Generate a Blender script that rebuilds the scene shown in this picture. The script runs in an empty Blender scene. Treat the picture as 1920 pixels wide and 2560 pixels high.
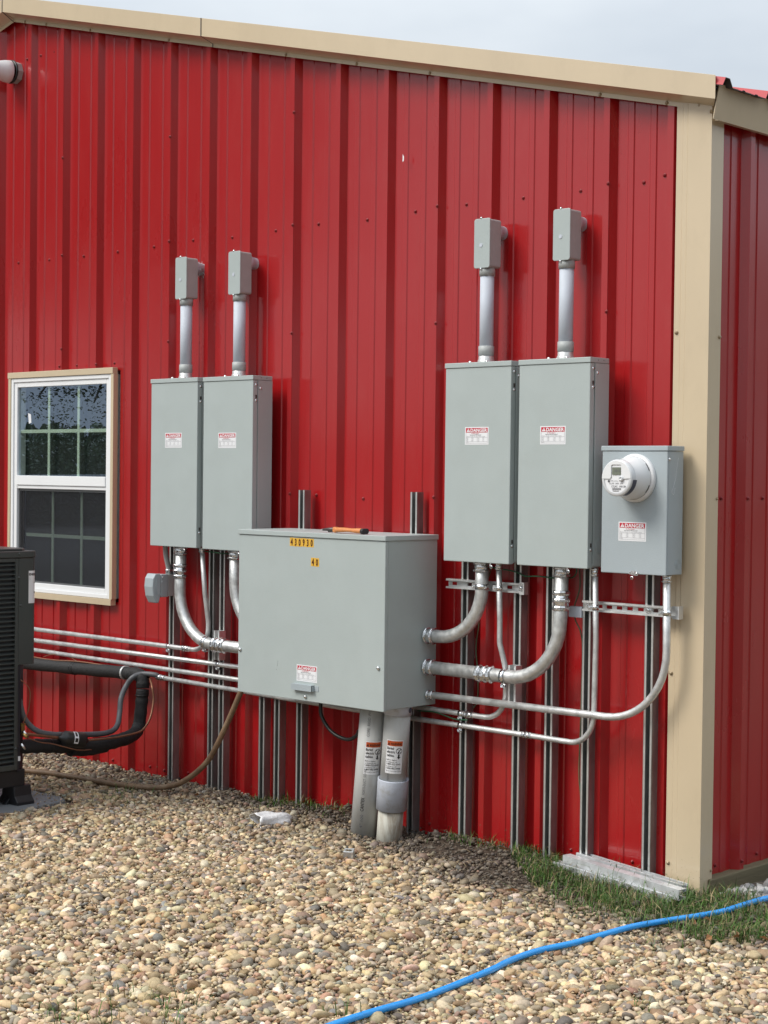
import bpy, math, random
import numpy as np
from math import sin, cos, pi, radians
from mathutils import Vector, Matrix
random.seed(7); rng = np.random.default_rng(7)
SC = bpy.context.scene; COL = SC.collection

# ------------------------------------------------------------------ camera
cam_d = bpy.data.cameras.new('camera'); cam = bpy.data.objects.new('camera', cam_d); COL.objects.link(cam)
yaw, pitch, roll = 0.758722, 0.0229804, 0.0118402
F = Vector((-sin(yaw)*cos(pitch), cos(yaw)*cos(pitch), -sin(pitch)))
R0 = Vector((cos(yaw), sin(yaw), 0)); U0 = R0.cross(F)
RR = R0*cos(roll) + U0*sin(roll); UU = -R0*sin(roll) + U0*cos(roll)
M = Matrix((RR, UU, -F)).transposed().to_4x4(); M.translation = Vector((3.60919, -5.63327, 1.60525))
cam.matrix_world = M
cam_d.sensor_fit = 'VERTICAL'; cam_d.sensor_height = 32; cam_d.lens = 4289.9*32/2560
cam_d.clip_start = 0.05; cam_d.clip_end = 400
SC.camera = cam

# ------------------------------------------------------------------ light
SUN_EL, SUN_AZ = radians(45), radians(-152)      # sun veiled by thin cloud, high over the left shoulder
world = bpy.data.worlds.new('World'); SC.world = world; world.use_nodes = True
nt = world.node_tree; nt.nodes.clear()
out = nt.nodes.new('ShaderNodeOutputWorld'); bg = nt.nodes.new('ShaderNodeBackground')
sky = nt.nodes.new('ShaderNodeTexSky'); sky.sky_type = 'NISHITA'; sky.sun_disc = False
sky.sun_elevation = SUN_EL; sky.sun_rotation = SUN_AZ; sky.dust_density = 2.0
tc = nt.nodes.new('ShaderNodeTexCoord'); nz = nt.nodes.new('ShaderNodeTexNoise')
nz.inputs['Scale'].default_value = 2.6; nz.inputs['Detail'].default_value = 5; nz.inputs['Roughness'].default_value = .55
mp = nt.nodes.new('ShaderNodeMapping'); mp.inputs['Scale'].default_value = (1, 1, 2.2)
rmp = nt.nodes.new('ShaderNodeMapRange'); rmp.inputs['From Min'].default_value = .3; rmp.inputs['From Max'].default_value = .7
rmp.inputs['To Min'].default_value = .62; rmp.inputs['To Max'].default_value = 1.0
mix = nt.nodes.new('ShaderNodeMix'); mix.data_type = 'RGBA'
mix.inputs['B'].default_value = (8.6, 9.2, 9.75, 1)
nt.links.new(tc.outputs['Generated'], mp.inputs['Vector']); nt.links.new(mp.outputs[0], nz.inputs['Vector'])
nt.links.new(nz.outputs['Fac'], rmp.inputs['Value']); nt.links.new(rmp.outputs[0], mix.inputs['Factor'])
nt.links.new(sky.outputs[0], mix.inputs['A'])
# an overcast sky grows brighter from the horizon to the zenith (CIE overcast distribution)
sxyz = nt.nodes.new('ShaderNodeSeparateXYZ'); nt.links.new(tc.outputs['Generated'], sxyz.inputs[0])
mr = nt.nodes.new('ShaderNodeMapRange'); mr.inputs['From Min'].default_value = 0; mr.inputs['From Max'].default_value = 1
mr.inputs['To Min'].default_value = .43; mr.inputs['To Max'].default_value = 1.16; nt.links.new(sxyz.outputs['Z'], mr.inputs['Value'])
mul = nt.nodes.new('ShaderNodeMix'); mul.data_type = 'RGBA'; mul.blend_type = 'MULTIPLY'; mul.inputs['Factor'].default_value = 1
nt.links.new(mix.outputs['Result'], mul.inputs['A']); nt.links.new(mr.outputs[0], mul.inputs['B']); nt.links.new(mul.outputs['Result'], bg.inputs['Color'])
bg.inputs['Strength'].default_value = 0.1
nt.links.new(bg.outputs[0], out.inputs['Surface'])
sl = bpy.data.lights.new('sun', 'SUN'); sl.energy = 1.6; sl.angle = radians(24); sl.color = (1, .95, .87)
so = bpy.data.objects.new('sun', sl); COL.objects.link(so)
sd = Vector((sin(SUN_AZ)*cos(SUN_EL), cos(SUN_AZ)*cos(SUN_EL), sin(SUN_EL)))
so.rotation_euler = (-sd).to_track_quat('-Z', 'Y').to_euler(); so.location = (0, 3, 12)
SC.view_settings.view_transform = 'Standard'; SC.view_settings.look = 'None'
SC.view_settings.gamma = 1; SC.view_settings.use_curve_mapping = False
SC.view_settings.exposure = 0.75
SC.render.engine = 'CYCLES'

# ------------------------------------------------------------------ materials
MATS = {}
def mat(name, base, rough=.5, metal=0., vary=.0, vscale=8., rvary=0., bump=0., bscale=60., spec=.5, stretch=(1, 1, 1), coat=0., attr=None, dirt=None, emis=None):
    m = bpy.data.materials.new(name); m.use_nodes = True; t = m.node_tree; n = t.nodes; L = t.links
    b = n['Principled BSDF']; b.inputs['Base Color'].default_value = (*base, 1)
    b.inputs['Roughness'].default_value = rough; b.inputs['Metallic'].default_value = metal
    b.inputs['Specular IOR Level'].default_value = spec; b.inputs['Coat Weight'].default_value = coat; b.inputs['Coat Roughness'].default_value = .12
    c = n.new('ShaderNodeTexCoord'); mp = n.new('ShaderNodeMapping'); mp.inputs['Scale'].default_value = stretch
    L.new(c.outputs['Object'], mp.inputs['Vector']); vec = mp.outputs[0]
    col = None
    if attr:
        a = n.new('ShaderNodeAttribute'); a.attribute_name = attr; col = a.outputs['Color']
    if vary or rvary:
        z = n.new('ShaderNodeTexNoise'); z.inputs['Scale'].default_value = vscale; z.inputs['Detail'].default_value = 6
        z.inputs['Roughness'].default_value = .6; L.new(vec, z.inputs['Vector'])
        if vary:
            r = n.new('ShaderNodeMapRange'); r.inputs['From Min'].default_value = .3; r.inputs['From Max'].default_value = .7
            r.inputs['To Min'].default_value = 1-vary; r.inputs['To Max'].default_value = 1+vary
            L.new(z.outputs['Fac'], r.inputs['Value'])
            x = n.new('ShaderNodeMix'); x.data_type = 'RGBA'; x.blend_type = 'MULTIPLY'; x.inputs['Factor'].default_value = 1
            x.inputs['A'].default_value = (*base, 1)
            if col: L.new(col, x.inputs['A'])
            L.new(r.outputs[0], x.inputs['B']); col = x.outputs['Result']
        if rvary:
            r = n.new('ShaderNodeMapRange'); r.inputs['From Min'].default_value = .3; r.inputs['From Max'].default_value = .7
            r.inputs['To Min'].default_value = max(0, rough-rvary); r.inputs['To Max'].default_value = rough+rvary
            L.new(z.outputs['Fac'], r.inputs['Value']); L.new(r.outputs[0], b.inputs['Roughness'])
    if dirt:
        dc, amt, ds = dirt
        z = n.new('ShaderNodeTexNoise'); z.inputs['Scale'].default_value = ds; z.inputs['Detail'].default_value = 8
        z.inputs['Roughness'].default_value = .7; L.new(vec, z.inputs['Vector'])
        r = n.new('ShaderNodeMapRange'); r.inputs['From Min'].default_value = .5; r.inputs['From Max'].default_value = .75
        r.inputs['To Max'].default_value = amt; L.new(z.outputs['Fac'], r.inputs['Value'])
        x = n.new('ShaderNodeMix'); x.data_type = 'RGBA'; x.inputs['A'].default_value = (*base, 1); x.inputs['B'].default_value = (*dc, 1)
        if col: L.new(col, x.inputs['A'])
        L.new(r.outputs[0], x.inputs['Factor']); col = x.outputs['Result']
    if col: L.new(col, b.inputs['Base Color'])
    if bump:
        z = n.new('ShaderNodeTexNoise'); z.inputs['Scale'].default_value = bscale; z.inputs['Detail'].default_value = 3
        L.new(vec, z.inputs['Vector']); bp = n.new('ShaderNodeBump'); bp.inputs['Strength'].default_value = bump
        bp.inputs['Distance'].default_value = .01
        L.new(z.outputs['Fac'], bp.inputs['Height']); L.new(bp.outputs[0], b.inputs['Normal'])
    if emis:
        b.inputs['Emission Color'].default_value = (*emis, 1)
    MATS[name] = m; return m
mat('red_paint', (.34, .007, .009), .3, coat=.7, vary=.05, vscale=1.6, rvary=.05, bump=.08, bscale=3.2, stretch=(1, 1, .35), spec=.4, dirt=((.40, .12, .10), .08, 9))
mat('tan_paint', (.56, .455, .31), .4, coat=.7, vary=.04, vscale=3, bump=.04, bscale=6, stretch=(1, 1, .5), dirt=((.3, .24, .16), .15, 7))
mat('cabinet_grey', (.385, .435, .43), .42, vary=.025, vscale=5, rvary=.05, bump=.12, bscale=350, dirt=((.3, .32, .3), .15, 6))
mat('meter_grey', (.35, .40, .425), .42, vary=.025, vscale=5, rvary=.05, bump=.12, bscale=350)
mat('galvanised', (.66, .67, .67), .47, metal=.7, vary=.16, vscale=28, rvary=.1, bump=.12, bscale=120, dirt=((.42, .41, .38), .5, 14))
mat('big_conduit', (.60, .61, .605), .47, metal=.72, vary=.2, vscale=34, rvary=.1, bump=.1, bscale=90, dirt=((.4, .385, .35), .55, 16))
mat('strut_lip', (.66, .665, .65), .35, metal=.7, vary=.12, vscale=30)
mat('strut_shaded', (.30, .305, .30), .45, metal=.75, vary=.22, vscale=30, rvary=.1, dirt=((.3, .3, .29), .6, 10), stretch=(1, 1, .3))  # same metal as the lips, channel shade painted in as a darker copy
mat('zinc', (.74, .75, .76), .24, metal=1, vary=.12, vscale=60, rvary=.07, bump=.15, bscale=120)
mat('pvc_light', (.50, .54, .61), .6, vary=.04, vscale=12, bump=.03, bscale=80, dirt=((.38, .38, .38), .3, 14))
mat('pvc_grey', (.37, .39, .385), .5, vary=.05, vscale=20, bump=.1, bscale=160)
mat('duct_grey', (.50, .51, .50), .5, vary=.08, vscale=7, dirt=((.27, .245, .19), .55, 11), stretch=(1, 1, .35), bump=.05, bscale=60)
mat('duct_muddy', (.50, .49, .43), .6, vary=.1, vscale=9, dirt=((.16, .10, .05), .95, 26), stretch=(1, 1, .14))
mat('collar_grey', (.52, .56, .64), .4, vary=.04, vscale=9, dirt=((.27, .25, .19), .7, 14))
mat('white_vinyl', (.78, .79, .80), .32, vary=.02, vscale=6)
mat('white_plastic', (.72, .73, .74), .35, vary=.03, vscale=8)
mat('clear_plastic', (.62, .64, .66), .12, coat=.5)
mat('meter_band', (.05, .05, .08), .3)
mat('lcd', (.17, .19, .15), .25)
mat('ac_green', (.045, .052, .050), .34, vary=.08, vscale=6, rvary=.06, bump=.05, bscale=200)
mat('ac_dark', (.012, .013, .020), .45)
mat('black_plastic', (.012, .012, .014), .45, vary=.2, vscale=9)
mat('foam_black', (.013, .013, .014), .72, bump=.35, bscale=70, vary=.15, vscale=15)
mat('flex_grey', (.10, .105, .115), .45, vary=.1, vscale=30)
mat('flex_plastic', (.30, .31, .31), .45)
mat('copper_old', (.26, .12, .07), .42, metal=.6, vary=.2, vscale=40)
mat('brass', (.55, .38, .14), .35, metal=.9)
mat('brown_cable', (.17, .105, .06), .62, vary=.25, vscale=14, dirt=((.30, .22, .14), .7, 18), bump=.1, bscale=90)
mat('black_rubber', (.012, .012, .012), .38)
mat('green_wire', (.10, .115, .06), .45, vary=.25, vscale=20)
mat('bright_green_wire', (.015, .09, .04), .4)
mat('blue_hose', (.010, .31, .82), .25, vary=.06, vscale=14, coat=.3, dirt=((.1, .25, .5), .3, 30))
mat('label_white', (.76, .77, .79), .35)
mat('label_red', (.50, .02, .045), .35)
mat('label_orange', (.55, .09, .02), .4)
mat('label_yellow', (.68, .40, .05), .4, vary=.08, vscale=60)
mat('ink', (.012, .010, .010), .5)
mat('ink_brown', (.06, .008, .006), .5)
mat('ink_fine', (.10, .10, .11), .5)
mat('print_grey', (.13, .13, .14), .5)
mat('orange_grip', (.60, .23, .07), .5, vary=.12, vscale=30, dirt=((.3, .12, .05), .5, 40))
mat('tool_steel', (.10, .09, .085), .45, metal=.7)
mat('grille', (.66, .72, .64), .4)
mat('interior_dark', (.010, .011, .014), .7)
mat('screen_frame', (.16, .165, .17), .4, metal=.5)
mat('red_screw', (.22, .012, .014), .35, metal=.1)
mat('tan_screw', (.36, .28, .18), .35, metal=.2)
mat('wood', (.14, .115, .065), .8, vary=.25, vscale=14, stretch=(1, .1, 1), bump=.3, bscale=50, dirt=((.10, .09, .05), .6, 8))
mat('pad_grey', (.17, .18, .19), .75, vary=.1, vscale=6, bump=.1, bscale=70)
mat('pebble', (.4, .34, .27), .62, attr='tint', vary=.22, vscale=120, bump=.15, bscale=240, spec=.4)
mat('leaf', (.045, .075, .016), .5, vary=.35, vscale=1.5)
mat('bark', (.08, .06, .045), .85, vary=.2, vscale=9)
mat('grass', (.07, .13, .025), .5, attr='tint', spec=.35)
mat('dry_leaf', (.32, .15, .06), .7, vary=.2, vscale=30)
mat('straw_dry', (.34, .26, .15), .8, vary=.3, vscale=20)
mat('paper', (.70, .69, .70), .6, vary=.05, vscale=40, bump=.4, bscale=60)
mat('roof_red', (.42, .04, .045), .35)
mat('underside', (.06, .05, .05), .6)

def splash(name, col):
    m = MATS[name]; t = m.node_tree; n = t.nodes; L = t.links; b = n['Principled BSDF']; src = b.inputs['Base Color'].links[0].from_socket
    g_ = n.new('ShaderNodeNewGeometry'); sp = n.new('ShaderNodeSeparateXYZ'); L.new(g_.outputs['Position'], sp.inputs[0])
    z = n.new('ShaderNodeTexNoise'); z.inputs['Scale'].default_value = 70; z.inputs['Detail'].default_value = 6; z.inputs['Roughness'].default_value = .75; L.new(g_.outputs['Position'], z.inputs['Vector'])
    h = n.new('ShaderNodeMapRange'); h.inputs['From Min'].default_value = .02; h.inputs['From Max'].default_value = .42; h.inputs['To Min'].default_value = .56; h.inputs['To Max'].default_value = .74; L.new(sp.outputs['Z'], h.inputs['Value'])
    s_ = n.new('ShaderNodeMath'); s_.operation = 'SUBTRACT'; L.new(z.outputs['Fac'], s_.inputs[0]); L.new(h.outputs[0], s_.inputs[1])
    k = n.new('ShaderNodeMath'); k.operation = 'MULTIPLY'; k.use_clamp = True; k.inputs[1].default_value = 9; L.new(s_.outputs[0], k.inputs[0])
    x = n.new('ShaderNodeMix'); x.data_type = 'RGBA'; L.new(k.outputs[0], x.inputs['Factor']); L.new(src, x.inputs['A']); x.inputs['B'].default_value = (*col, 1); L.new(x.outputs['Result'], b.inputs['Base Color'])
splash('red_paint', (.20, .12, .08)); splash('tan_paint', (.20, .15, .10)); splash('strut_shaded', (.22, .17, .12))
def ground_mat():
    m = bpy.data.materials.new('ground'); m.use_nodes = True; t = m.node_tree; n = t.nodes; L = t.links; b = n['Principled BSDF']
    c = n.new('ShaderNodeTexCoord')
    v = n.new('ShaderNodeTexVoronoi'); v.inputs['Scale'].default_value = 42; L.new(c.outputs['Object'], v.inputs['Vector'])
    r = n.new('ShaderNodeValToRGB'); e = r.color_ramp.elements
    e[0].position = 0; e[0].color = (.20, .155, .11, 1); e[1].position = 1; e[1].color = (.07, .055, .045, 1)
    e2 = e.new(.5); e2.color = (.13, .10, .075, 1)
    sp = n.new('ShaderNodeSeparateColor'); L.new(v.outputs['Color'], sp.inputs[0]); L.new(sp.outputs[0], r.inputs['Fac'])
    a = n.new('ShaderNodeAttribute'); a.attribute_name = 'soil'
    z = n.new('ShaderNodeTexNoise'); z.inputs['Scale'].default_value = 30; z.inputs['Detail'].default_value = 8; L.new(c.outputs['Object'], z.inputs['Vector'])
    r2 = n.new('ShaderNodeValToRGB'); f = r2.color_ramp.elements
    f[0].position = .3; f[0].color = (.030, .020, .013, 1); f[1].position = .7; f[1].color = (.095, .066, .044, 1); L.new(z.outputs['Fac'], r2.inputs['Fac'])
    x = n.new('ShaderNodeMix'); x.data_type = 'RGBA'; L.new(a.outputs['Fac'], x.inputs['Factor'])
    L.new(r.outputs[0], x.inputs['A']); L.new(r2.outputs[0], x.inputs['B']); L.new(x.outputs['Result'], b.inputs['Base Color'])
    b.inputs['Roughness'].default_value = .85
    bp = n.new('ShaderNodeBump'); bp.inputs['Strength'].default_value = .6; bp.inputs['Distance'].default_value = .01
    L.new(z.outputs['Fac'], bp.inputs['Height']); L.new(bp.outputs[0], b.inputs['Normal'])
    MATS['ground'] = m
ground_mat()
def glass_mat(name, tint, refl=1.0, alpha=None):
    m = bpy.data.materials.new(name); m.use_nodes = True; t = m.node_tree; n = t.nodes; L = t.links
    n.clear(); o = n.new('ShaderNodeOutputMaterial'); tr = n.new('ShaderNodeBsdfTransparent'); tr.inputs[0].default_value = (*tint, 1)
    gl = n.new('ShaderNodeBsdfGlossy'); gl.inputs['Roughness'].default_value = .0; gl.inputs[0].default_value = (refl*.58, refl*.74, refl, 1)
    fr = n.new('ShaderNodeFresnel'); ge = n.new('ShaderNodeNewGeometry'); im = n.new('ShaderNodeMix'); im.inputs[2].default_value = 3.2; im.inputs[3].default_value = 1/3.2; L.new(ge.outputs['Backfacing'], im.inputs[0]); L.new(im.outputs[0], fr.inputs['IOR'])
    mx = n.new('ShaderNodeMixShader'); L.new(fr.outputs[0], mx.inputs[0]); L.new(tr.outputs[0], mx.inputs[1]); L.new(gl.outputs[0], mx.inputs[2])
    L.new(mx.outputs[0], o.inputs[0]); MATS[name] = m
glass_mat('window_glass', (.80, .88, .82))
def screen_mat():
    m = bpy.data.materials.new('insect_screen'); m.use_nodes = True; t = m.node_tree; n = t.nodes; L = t.links
    b = n['Principled BSDF']; b.inputs['Base Color'].default_value = (.014, .014, .018, 1); b.inputs['Roughness'].default_value = .6
    b.inputs['Alpha'].default_value = .48; MATS['insect_screen'] = m
screen_mat()

# ------------------------------------------------------------------ geometry helpers
class G:
    """collects polygons in world coordinates, builds ONE mesh object"""
    def __init__(s): s.v = []; s.f = []; s.m = []; s.s = []
    def add(s, vs, fs, m=0, smooth=False):
        o = len(s.v); s.v += [tuple(p) for p in vs]
        for f in fs: s.f.append([i+o for i in f]); s.m.append(m); s.s.append(smooth)
        return s
    def box(s, a, b, m=0):
        x0, y0, z0 = [min(a[i], b[i]) for i in range(3)]; x1, y1, z1 = [max(a[i], b[i]) for i in range(3)]
        v = [(x0, y0, z0), (x1, y0, z0), (x1, y1, z0), (x0, y1, z0), (x0, y0, z1), (x1, y0, z1), (x1, y1, z1), (x0, y1, z1)]
        return s.add(v, [(0, 3, 2, 1), (4, 5, 6, 7), (0, 1, 5, 4), (1, 2, 6, 5), (2, 3, 7, 6), (3, 0, 4, 7)], m)
    def prism(s, poly, fn, d0, d1, m=0, caps=True, closed=True, smooth=False):
        """poly: 2d points; fn(a,b,d)->xyz"""
        n = len(poly); v = [fn(a, b, d0) for a, b in poly] + [fn(a, b, d1) for a, b in poly]
        fs = [(i, (i+1) % n, n+(i+1) % n, n+i) for i in range(n if closed else n-1)]
        if caps and closed: fs += [tuple(range(n-1, -1, -1)), tuple(range(n, 2*n))]
        return s.add(v, fs, m, smooth)
    def tube(s, pts, r, n=16, m=0, caps=True, rf=None):
        P = [Vector(p) for p in pts]; T = []
        for i in range(len(P)):
            a = P[max(i-1, 0)]; b = P[min(i+1, len(P)-1)]; T.append((b-a).normalized())
        u = T[0].orthogonal().normalized(); V = []
        for i, p in enumerate(P):
            u = (u - T[i]*u.dot(T[i])).normalized(); w = T[i].cross(u)
            rr = r if rf is None else rf(i)
            for k in range(n):
                a = 2*pi*k/n; V.append(p + (u*cos(a) + w*sin(a))*rr)
        fs = [(i*n+k, i*n+(k+1) % n, (i+1)*n+(k+1) % n, (i+1)*n+k) for i in range(len(P)-1) for k in range(n)]
        s.add(V, fs, m, True)
        if caps:
            o = len(s.v)-len(V)
            s.f.append([o+k for k in range(n-1, -1, -1)]); s.m.append(m); s.s.append(False)
            s.f.append([o+(len(P)-1)*n+k for k in range(n)]); s.m.append(m); s.s.append(False)
        return s
    def lathe(s, prof, org, ax, n=24, m=0, smooth=True):
        """prof: (radius, distance along axis)"""
        ax = Vector(ax).normalized(); u = ax.orthogonal().normalized(); w = ax.cross(u); org = Vector(org); V = []
        for r, h in prof:
            for k in range(n):
                a = 2*pi*k/n; V.append(org + ax*h + (u*cos(a) + w*sin(a))*r)
        fs = [(i*n+k, i*n+(k+1) % n, (i+1)*n+(k+1) % n, (i+1)*n+k) for i in range(len(prof)-1) for k in range(n)]
        return s.add(V, fs, m, smooth)
    def build(s, name, mats, parent=None, bevel=0, kind=None, seg=2):
        if isinstance(mats, str): mats = [mats]
        me = bpy.data.meshes.new(name); off = Vector((0, 0, 0)); q = parent
        while q is not None: off += q.location; q = q.parent
        v = s.v if off.length == 0 else [(p[0]-off.x, p[1]-off.y, p[2]-off.z) for p in s.v]
        me.from_pydata(v, [], s.f); me.polygons.foreach_set('material_index', s.m); me.polygons.foreach_set('use_smooth', s.s)
        for k in mats: me.materials.append(MATS[k])
        me.update(); o = bpy.data.objects.new(name, me); COL.objects.link(o)
        if parent is not None: o.parent = parent
        if bevel:
            b = o.modifiers.new('bevel', 'BEVEL'); b.width = bevel; b.segments = seg; b.limit_method = 'ANGLE'; b.angle_limit = radians(50); b.harden_normals = False
        if kind: o['kind'] = kind
        return o
def tag(o, label, cat, group=None):
    o['label'] = label; o['category'] = cat
    if group: o['group'] = group
    return o
def thing(name, label, cat, loc=(0, 0, 0), group=None):
    o = bpy.data.objects.new(name, None); COL.objects.link(o); o.location = loc; o.empty_display_size = .1
    return tag(o, label, cat, group)
def dup(root, loc, label, group=None):
    r = root.copy(); COL.objects.link(r); r.location = loc; r['label'] = label
    if group: r['group'] = group
    for ch in list(root.children):
        c = ch.copy(); COL.objects.link(c); c.parent = r
        for g in list(ch.children):
            d = g.copy(); COL.objects.link(d); d.parent = c
    return r
def fillet(pts, rad, seg=10):
    P = [Vector(p) for p in pts]; out = [P[0]]
    for i in range(1, len(P)-1):
        r = rad[i-1] if isinstance(rad, (list, tuple)) else rad
        a = (P[i-1]-P[i]); b = (P[i+1]-P[i]); la, lb = a.length, b.length; a.normalize(); b.normalize()
        ang = a.angle(b)
        if ang > radians(178): out.append(P[i]); continue
        t = min(r/math.tan(ang/2), la*.95, lb*.95); rr = t*math.tan(ang/2)
        c = P[i] + (a+b).normalized()*(rr/sin(ang/2)); s0 = P[i]+a*t-c; s1 = P[i]+b*t-c; th = s0.angle(s1)
        for k in range(seg+1):
            f = k/seg; out.append(c + (s0*sin((1-f)*th)+s1*sin(f*th))/sin(th))
    out.append(P[-1]); return out
def spline(pts, n=8):
    P = [Vector(p if len(p) > 2 else (p[0], p[1], 0)) for p in pts]; P = [P[0]*2-P[1]] + P + [P[-1]*2-P[-2]]; out = []
    for i in range(1, len(P)-2):
        for k in range(n):
            t = k/n; a, b, c, d = P[i-1:i+3]
            out.append(.5*((2*b) + (c-a)*t + (2*a-5*b+4*c-d)*t*t + (3*b-a-3*c+d)*t**3))
    out.append(P[-2]); return out
_tc = {}
def text2d(s, size, bold=0.):
    """-> (verts2d, faces, width) from Blender's built-in font, real letter shapes"""
    k = (s, bold)
    if k not in _tc:
        cu = bpy.data.curves.new('t', 'FONT'); cu.body = s; cu.size = 1; cu.offset = bold; cu.resolution_u = 2
        o = bpy.data.objects.new('t', cu); me = bpy.data.meshes.new_from_object(o)
        v = [(p.co.x, p.co.y) for p in me.vertices]; f = [tuple(p.vertices) for p in me.polygons]
        bpy.data.objects.remove(o); bpy.data.curves.remove(cu); bpy.data.meshes.remove(me)
        x0 = min(p[0] for p in v) if v else 0; v = [(a-x0, b) for a, b in v]
        _tc[k] = (v, f, max(p[0] for p in v) if v else 0)
    v, f, w = _tc[k]
    return [(a*size, b*size) for a, b in v], f, w*size
class Label:
    """flat print laid through map(u,v,lift)->xyz"""
    def __init__(s, fn): s.g = G(); s.fn = fn; s.l = .0008
    def rect(s, u0, v0, u1, v1, m, lift, nu=1):
        vs = []; fs = []
        for i in range(nu+1):
            u = u0+(u1-u0)*i/nu; vs += [s.fn(u, v0, lift), s.fn(u, v1, lift)]
        fs = [(2*i, 2*i+2, 2*i+3, 2*i+1) for i in range(nu)]; s.g.add(vs, fs, m)
    def poly(s, pts, m, lift): s.g.add([s.fn(u, v, lift) for u, v in pts], [tuple(range(len(pts)))], m)
    def text(s, t, u, v, size, m, lift, bold=0., width=None, xs=1.):
        vv, f, w = text2d(t, size, bold)
        if width: xs = width/w
        s.g.add([s.fn(u+a*xs, v+b, lift) for a, b in vv], f, m)
def fitting(g, p, ax, r, L, m=0, rings=2):
    """compression fitting: hex nut rings on a sleeve, starting at p along ax"""
    g.lathe([(r*1.0, 0), (r*1.13, .0005), (r*1.13, L-.0005), (r*1.0, L)], p, ax, 20, m)
    w = L*.26; pos = [0.02, .98-.26] if rings == 2 else [0.0, .37, .74]
    for a in pos:
        h = L*a
        g.lathe([(r*1.1, h), (r*1.27, h+w*.12), (r*1.33, h+w*.3), (r*1.33, h+w*.7), (r*1.27, h+w*.88), (r*1.1, h+w)], p, ax, 10, m, smooth=False)

# ------------------------------------------------------------------ ground
def hgt(x, y):
    x = np.asarray(x, float); y = np.asarray(y, float)
    h = .022*np.clip((-x)/.8, 0, 1)*np.clip((y+3)/2.2, 0, 1)
    h = h + .05*np.exp(-(((x+1.83)/.26)**2 + ((y+.04)/.13)**2)) + .016*np.exp(-(((x+1.2)/.25)**2+((y+.1)/.14)**2))
    h = h - .02*np.exp(-(((x+1.53)/.16)**2 + ((y+.2)/.12)**2))
    h = h + .007*np.sin(x*5.1+1.3*y)*np.cos(y*4.3-.7*x) + .004*np.sin(x*13+y*9)
    d = np.hypot(x+1.5, y+1.2); return h*np.clip((9-d)/5, 0, 1)
def soil(x, y):
    s = np.exp(-((y+.02)/.16)**2)*(x > -2.6)*(x < .1)*.9
    s = np.maximum(s, np.exp(-(((x+1.05)/.42)**2+((y+.22)/.20)**2))*1.1)
    s = np.maximum(s, np.exp(-(((x+.62)/.30)**2+((y+.42)/.22)**2))*.95)
    s = np.maximum(s, np.exp(-(((x+.1)/.55)**2+((y+.3)/.3)**2))*1.1)
    s = np.maximum(s, np.exp(-(((x+1.85)/.3)**2+((y+.05)/.14)**2)))
    return np.clip(s, 0, 1)
xs = np.unique(np.concatenate([np.linspace(-120, -8, 15), np.arange(-8, 3, .05), np.linspace(3, 120, 16)]))
ys = np.unique(np.concatenate([np.linspace(-120, -7, 15), np.arange(-7, 1.2, .05), np.linspace(1.2, 120, 16)]))
X, Y = np.meshgrid(xs, ys); Z = hgt(X, Y)-.012
me = bpy.data.meshes.new('ground'); nx, ny = len(xs), len(ys)
V = np.stack([X.ravel(), Y.ravel(), Z.ravel()], 1)
idx = np.arange(nx*ny).reshape(ny, nx); Fq = np.stack([idx[:-1, :-1], idx[:-1, 1:], idx[1:, 1:], idx[1:, :-1]], -1).reshape(-1, 4)
def np_mesh(me, V, Fq, smooth=True):
    me.vertices.add(len(V)); me.vertices.foreach_set('co', V.astype(np.float32).ravel())
    k = Fq.shape[1]; me.loops.add(Fq.size); me.loops.foreach_set('vertex_index', Fq.astype(np.int32).ravel())
    me.polygons.add(len(Fq)); me.polygons.foreach_set('loop_start', np.arange(0, Fq.size, k, dtype=np.int32))
    me.update(calc_edges=True); me.validate()
    me.polygons.foreach_set('use_smooth', np.full(len(me.polygons), smooth))
np_mesh(me, V, Fq); a = me.attributes.new('soil', 'FLOAT', 'POINT'); a.data.foreach_set('value', soil(V[:, 0], V[:, 1]).astype(np.float32))
me.materials.append(MATS['ground']); o = bpy.data.objects.new('ground', me); COL.objects.link(o); o['kind'] = 'structure'

def ico(sub):
    import bmesh
    b = bmesh.new(); bmesh.ops.create_icosphere(b, subdivisions=sub, radius=1); b.verts.ensure_lookup_table()
    v = np.array([p.co[:] for p in b.verts]); f = np.array([[q.index for q in p.verts] for p in b.faces]); b.free(); return v, f
I1, I2 = ico(1), ico(2)
def rotmats(n, tilt):
    a = rng.uniform(0, 2*pi, n); t = rng.normal(0, tilt, n); b = rng.normal(0, tilt, n)
    ca, sa = np.cos(a), np.sin(a); z = np.zeros(n); o1 = np.ones(n)
    Rz = np.stack([ca, -sa, z, sa, ca, z, z, z, o1], 1).reshape(n, 3, 3)
    ct, st = np.cos(t), np.sin(t); Rx = np.stack([o1, z, z, z, ct, -st, z, st, ct], 1).reshape(n, 3, 3)
    cb, sb = np.cos(b), np.sin(b); Ry = np.stack([cb, z, sb, z, o1, z, -sb, z, cb], 1).reshape(n, 3, 3)
    return Rz @ Rx @ Ry
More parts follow.
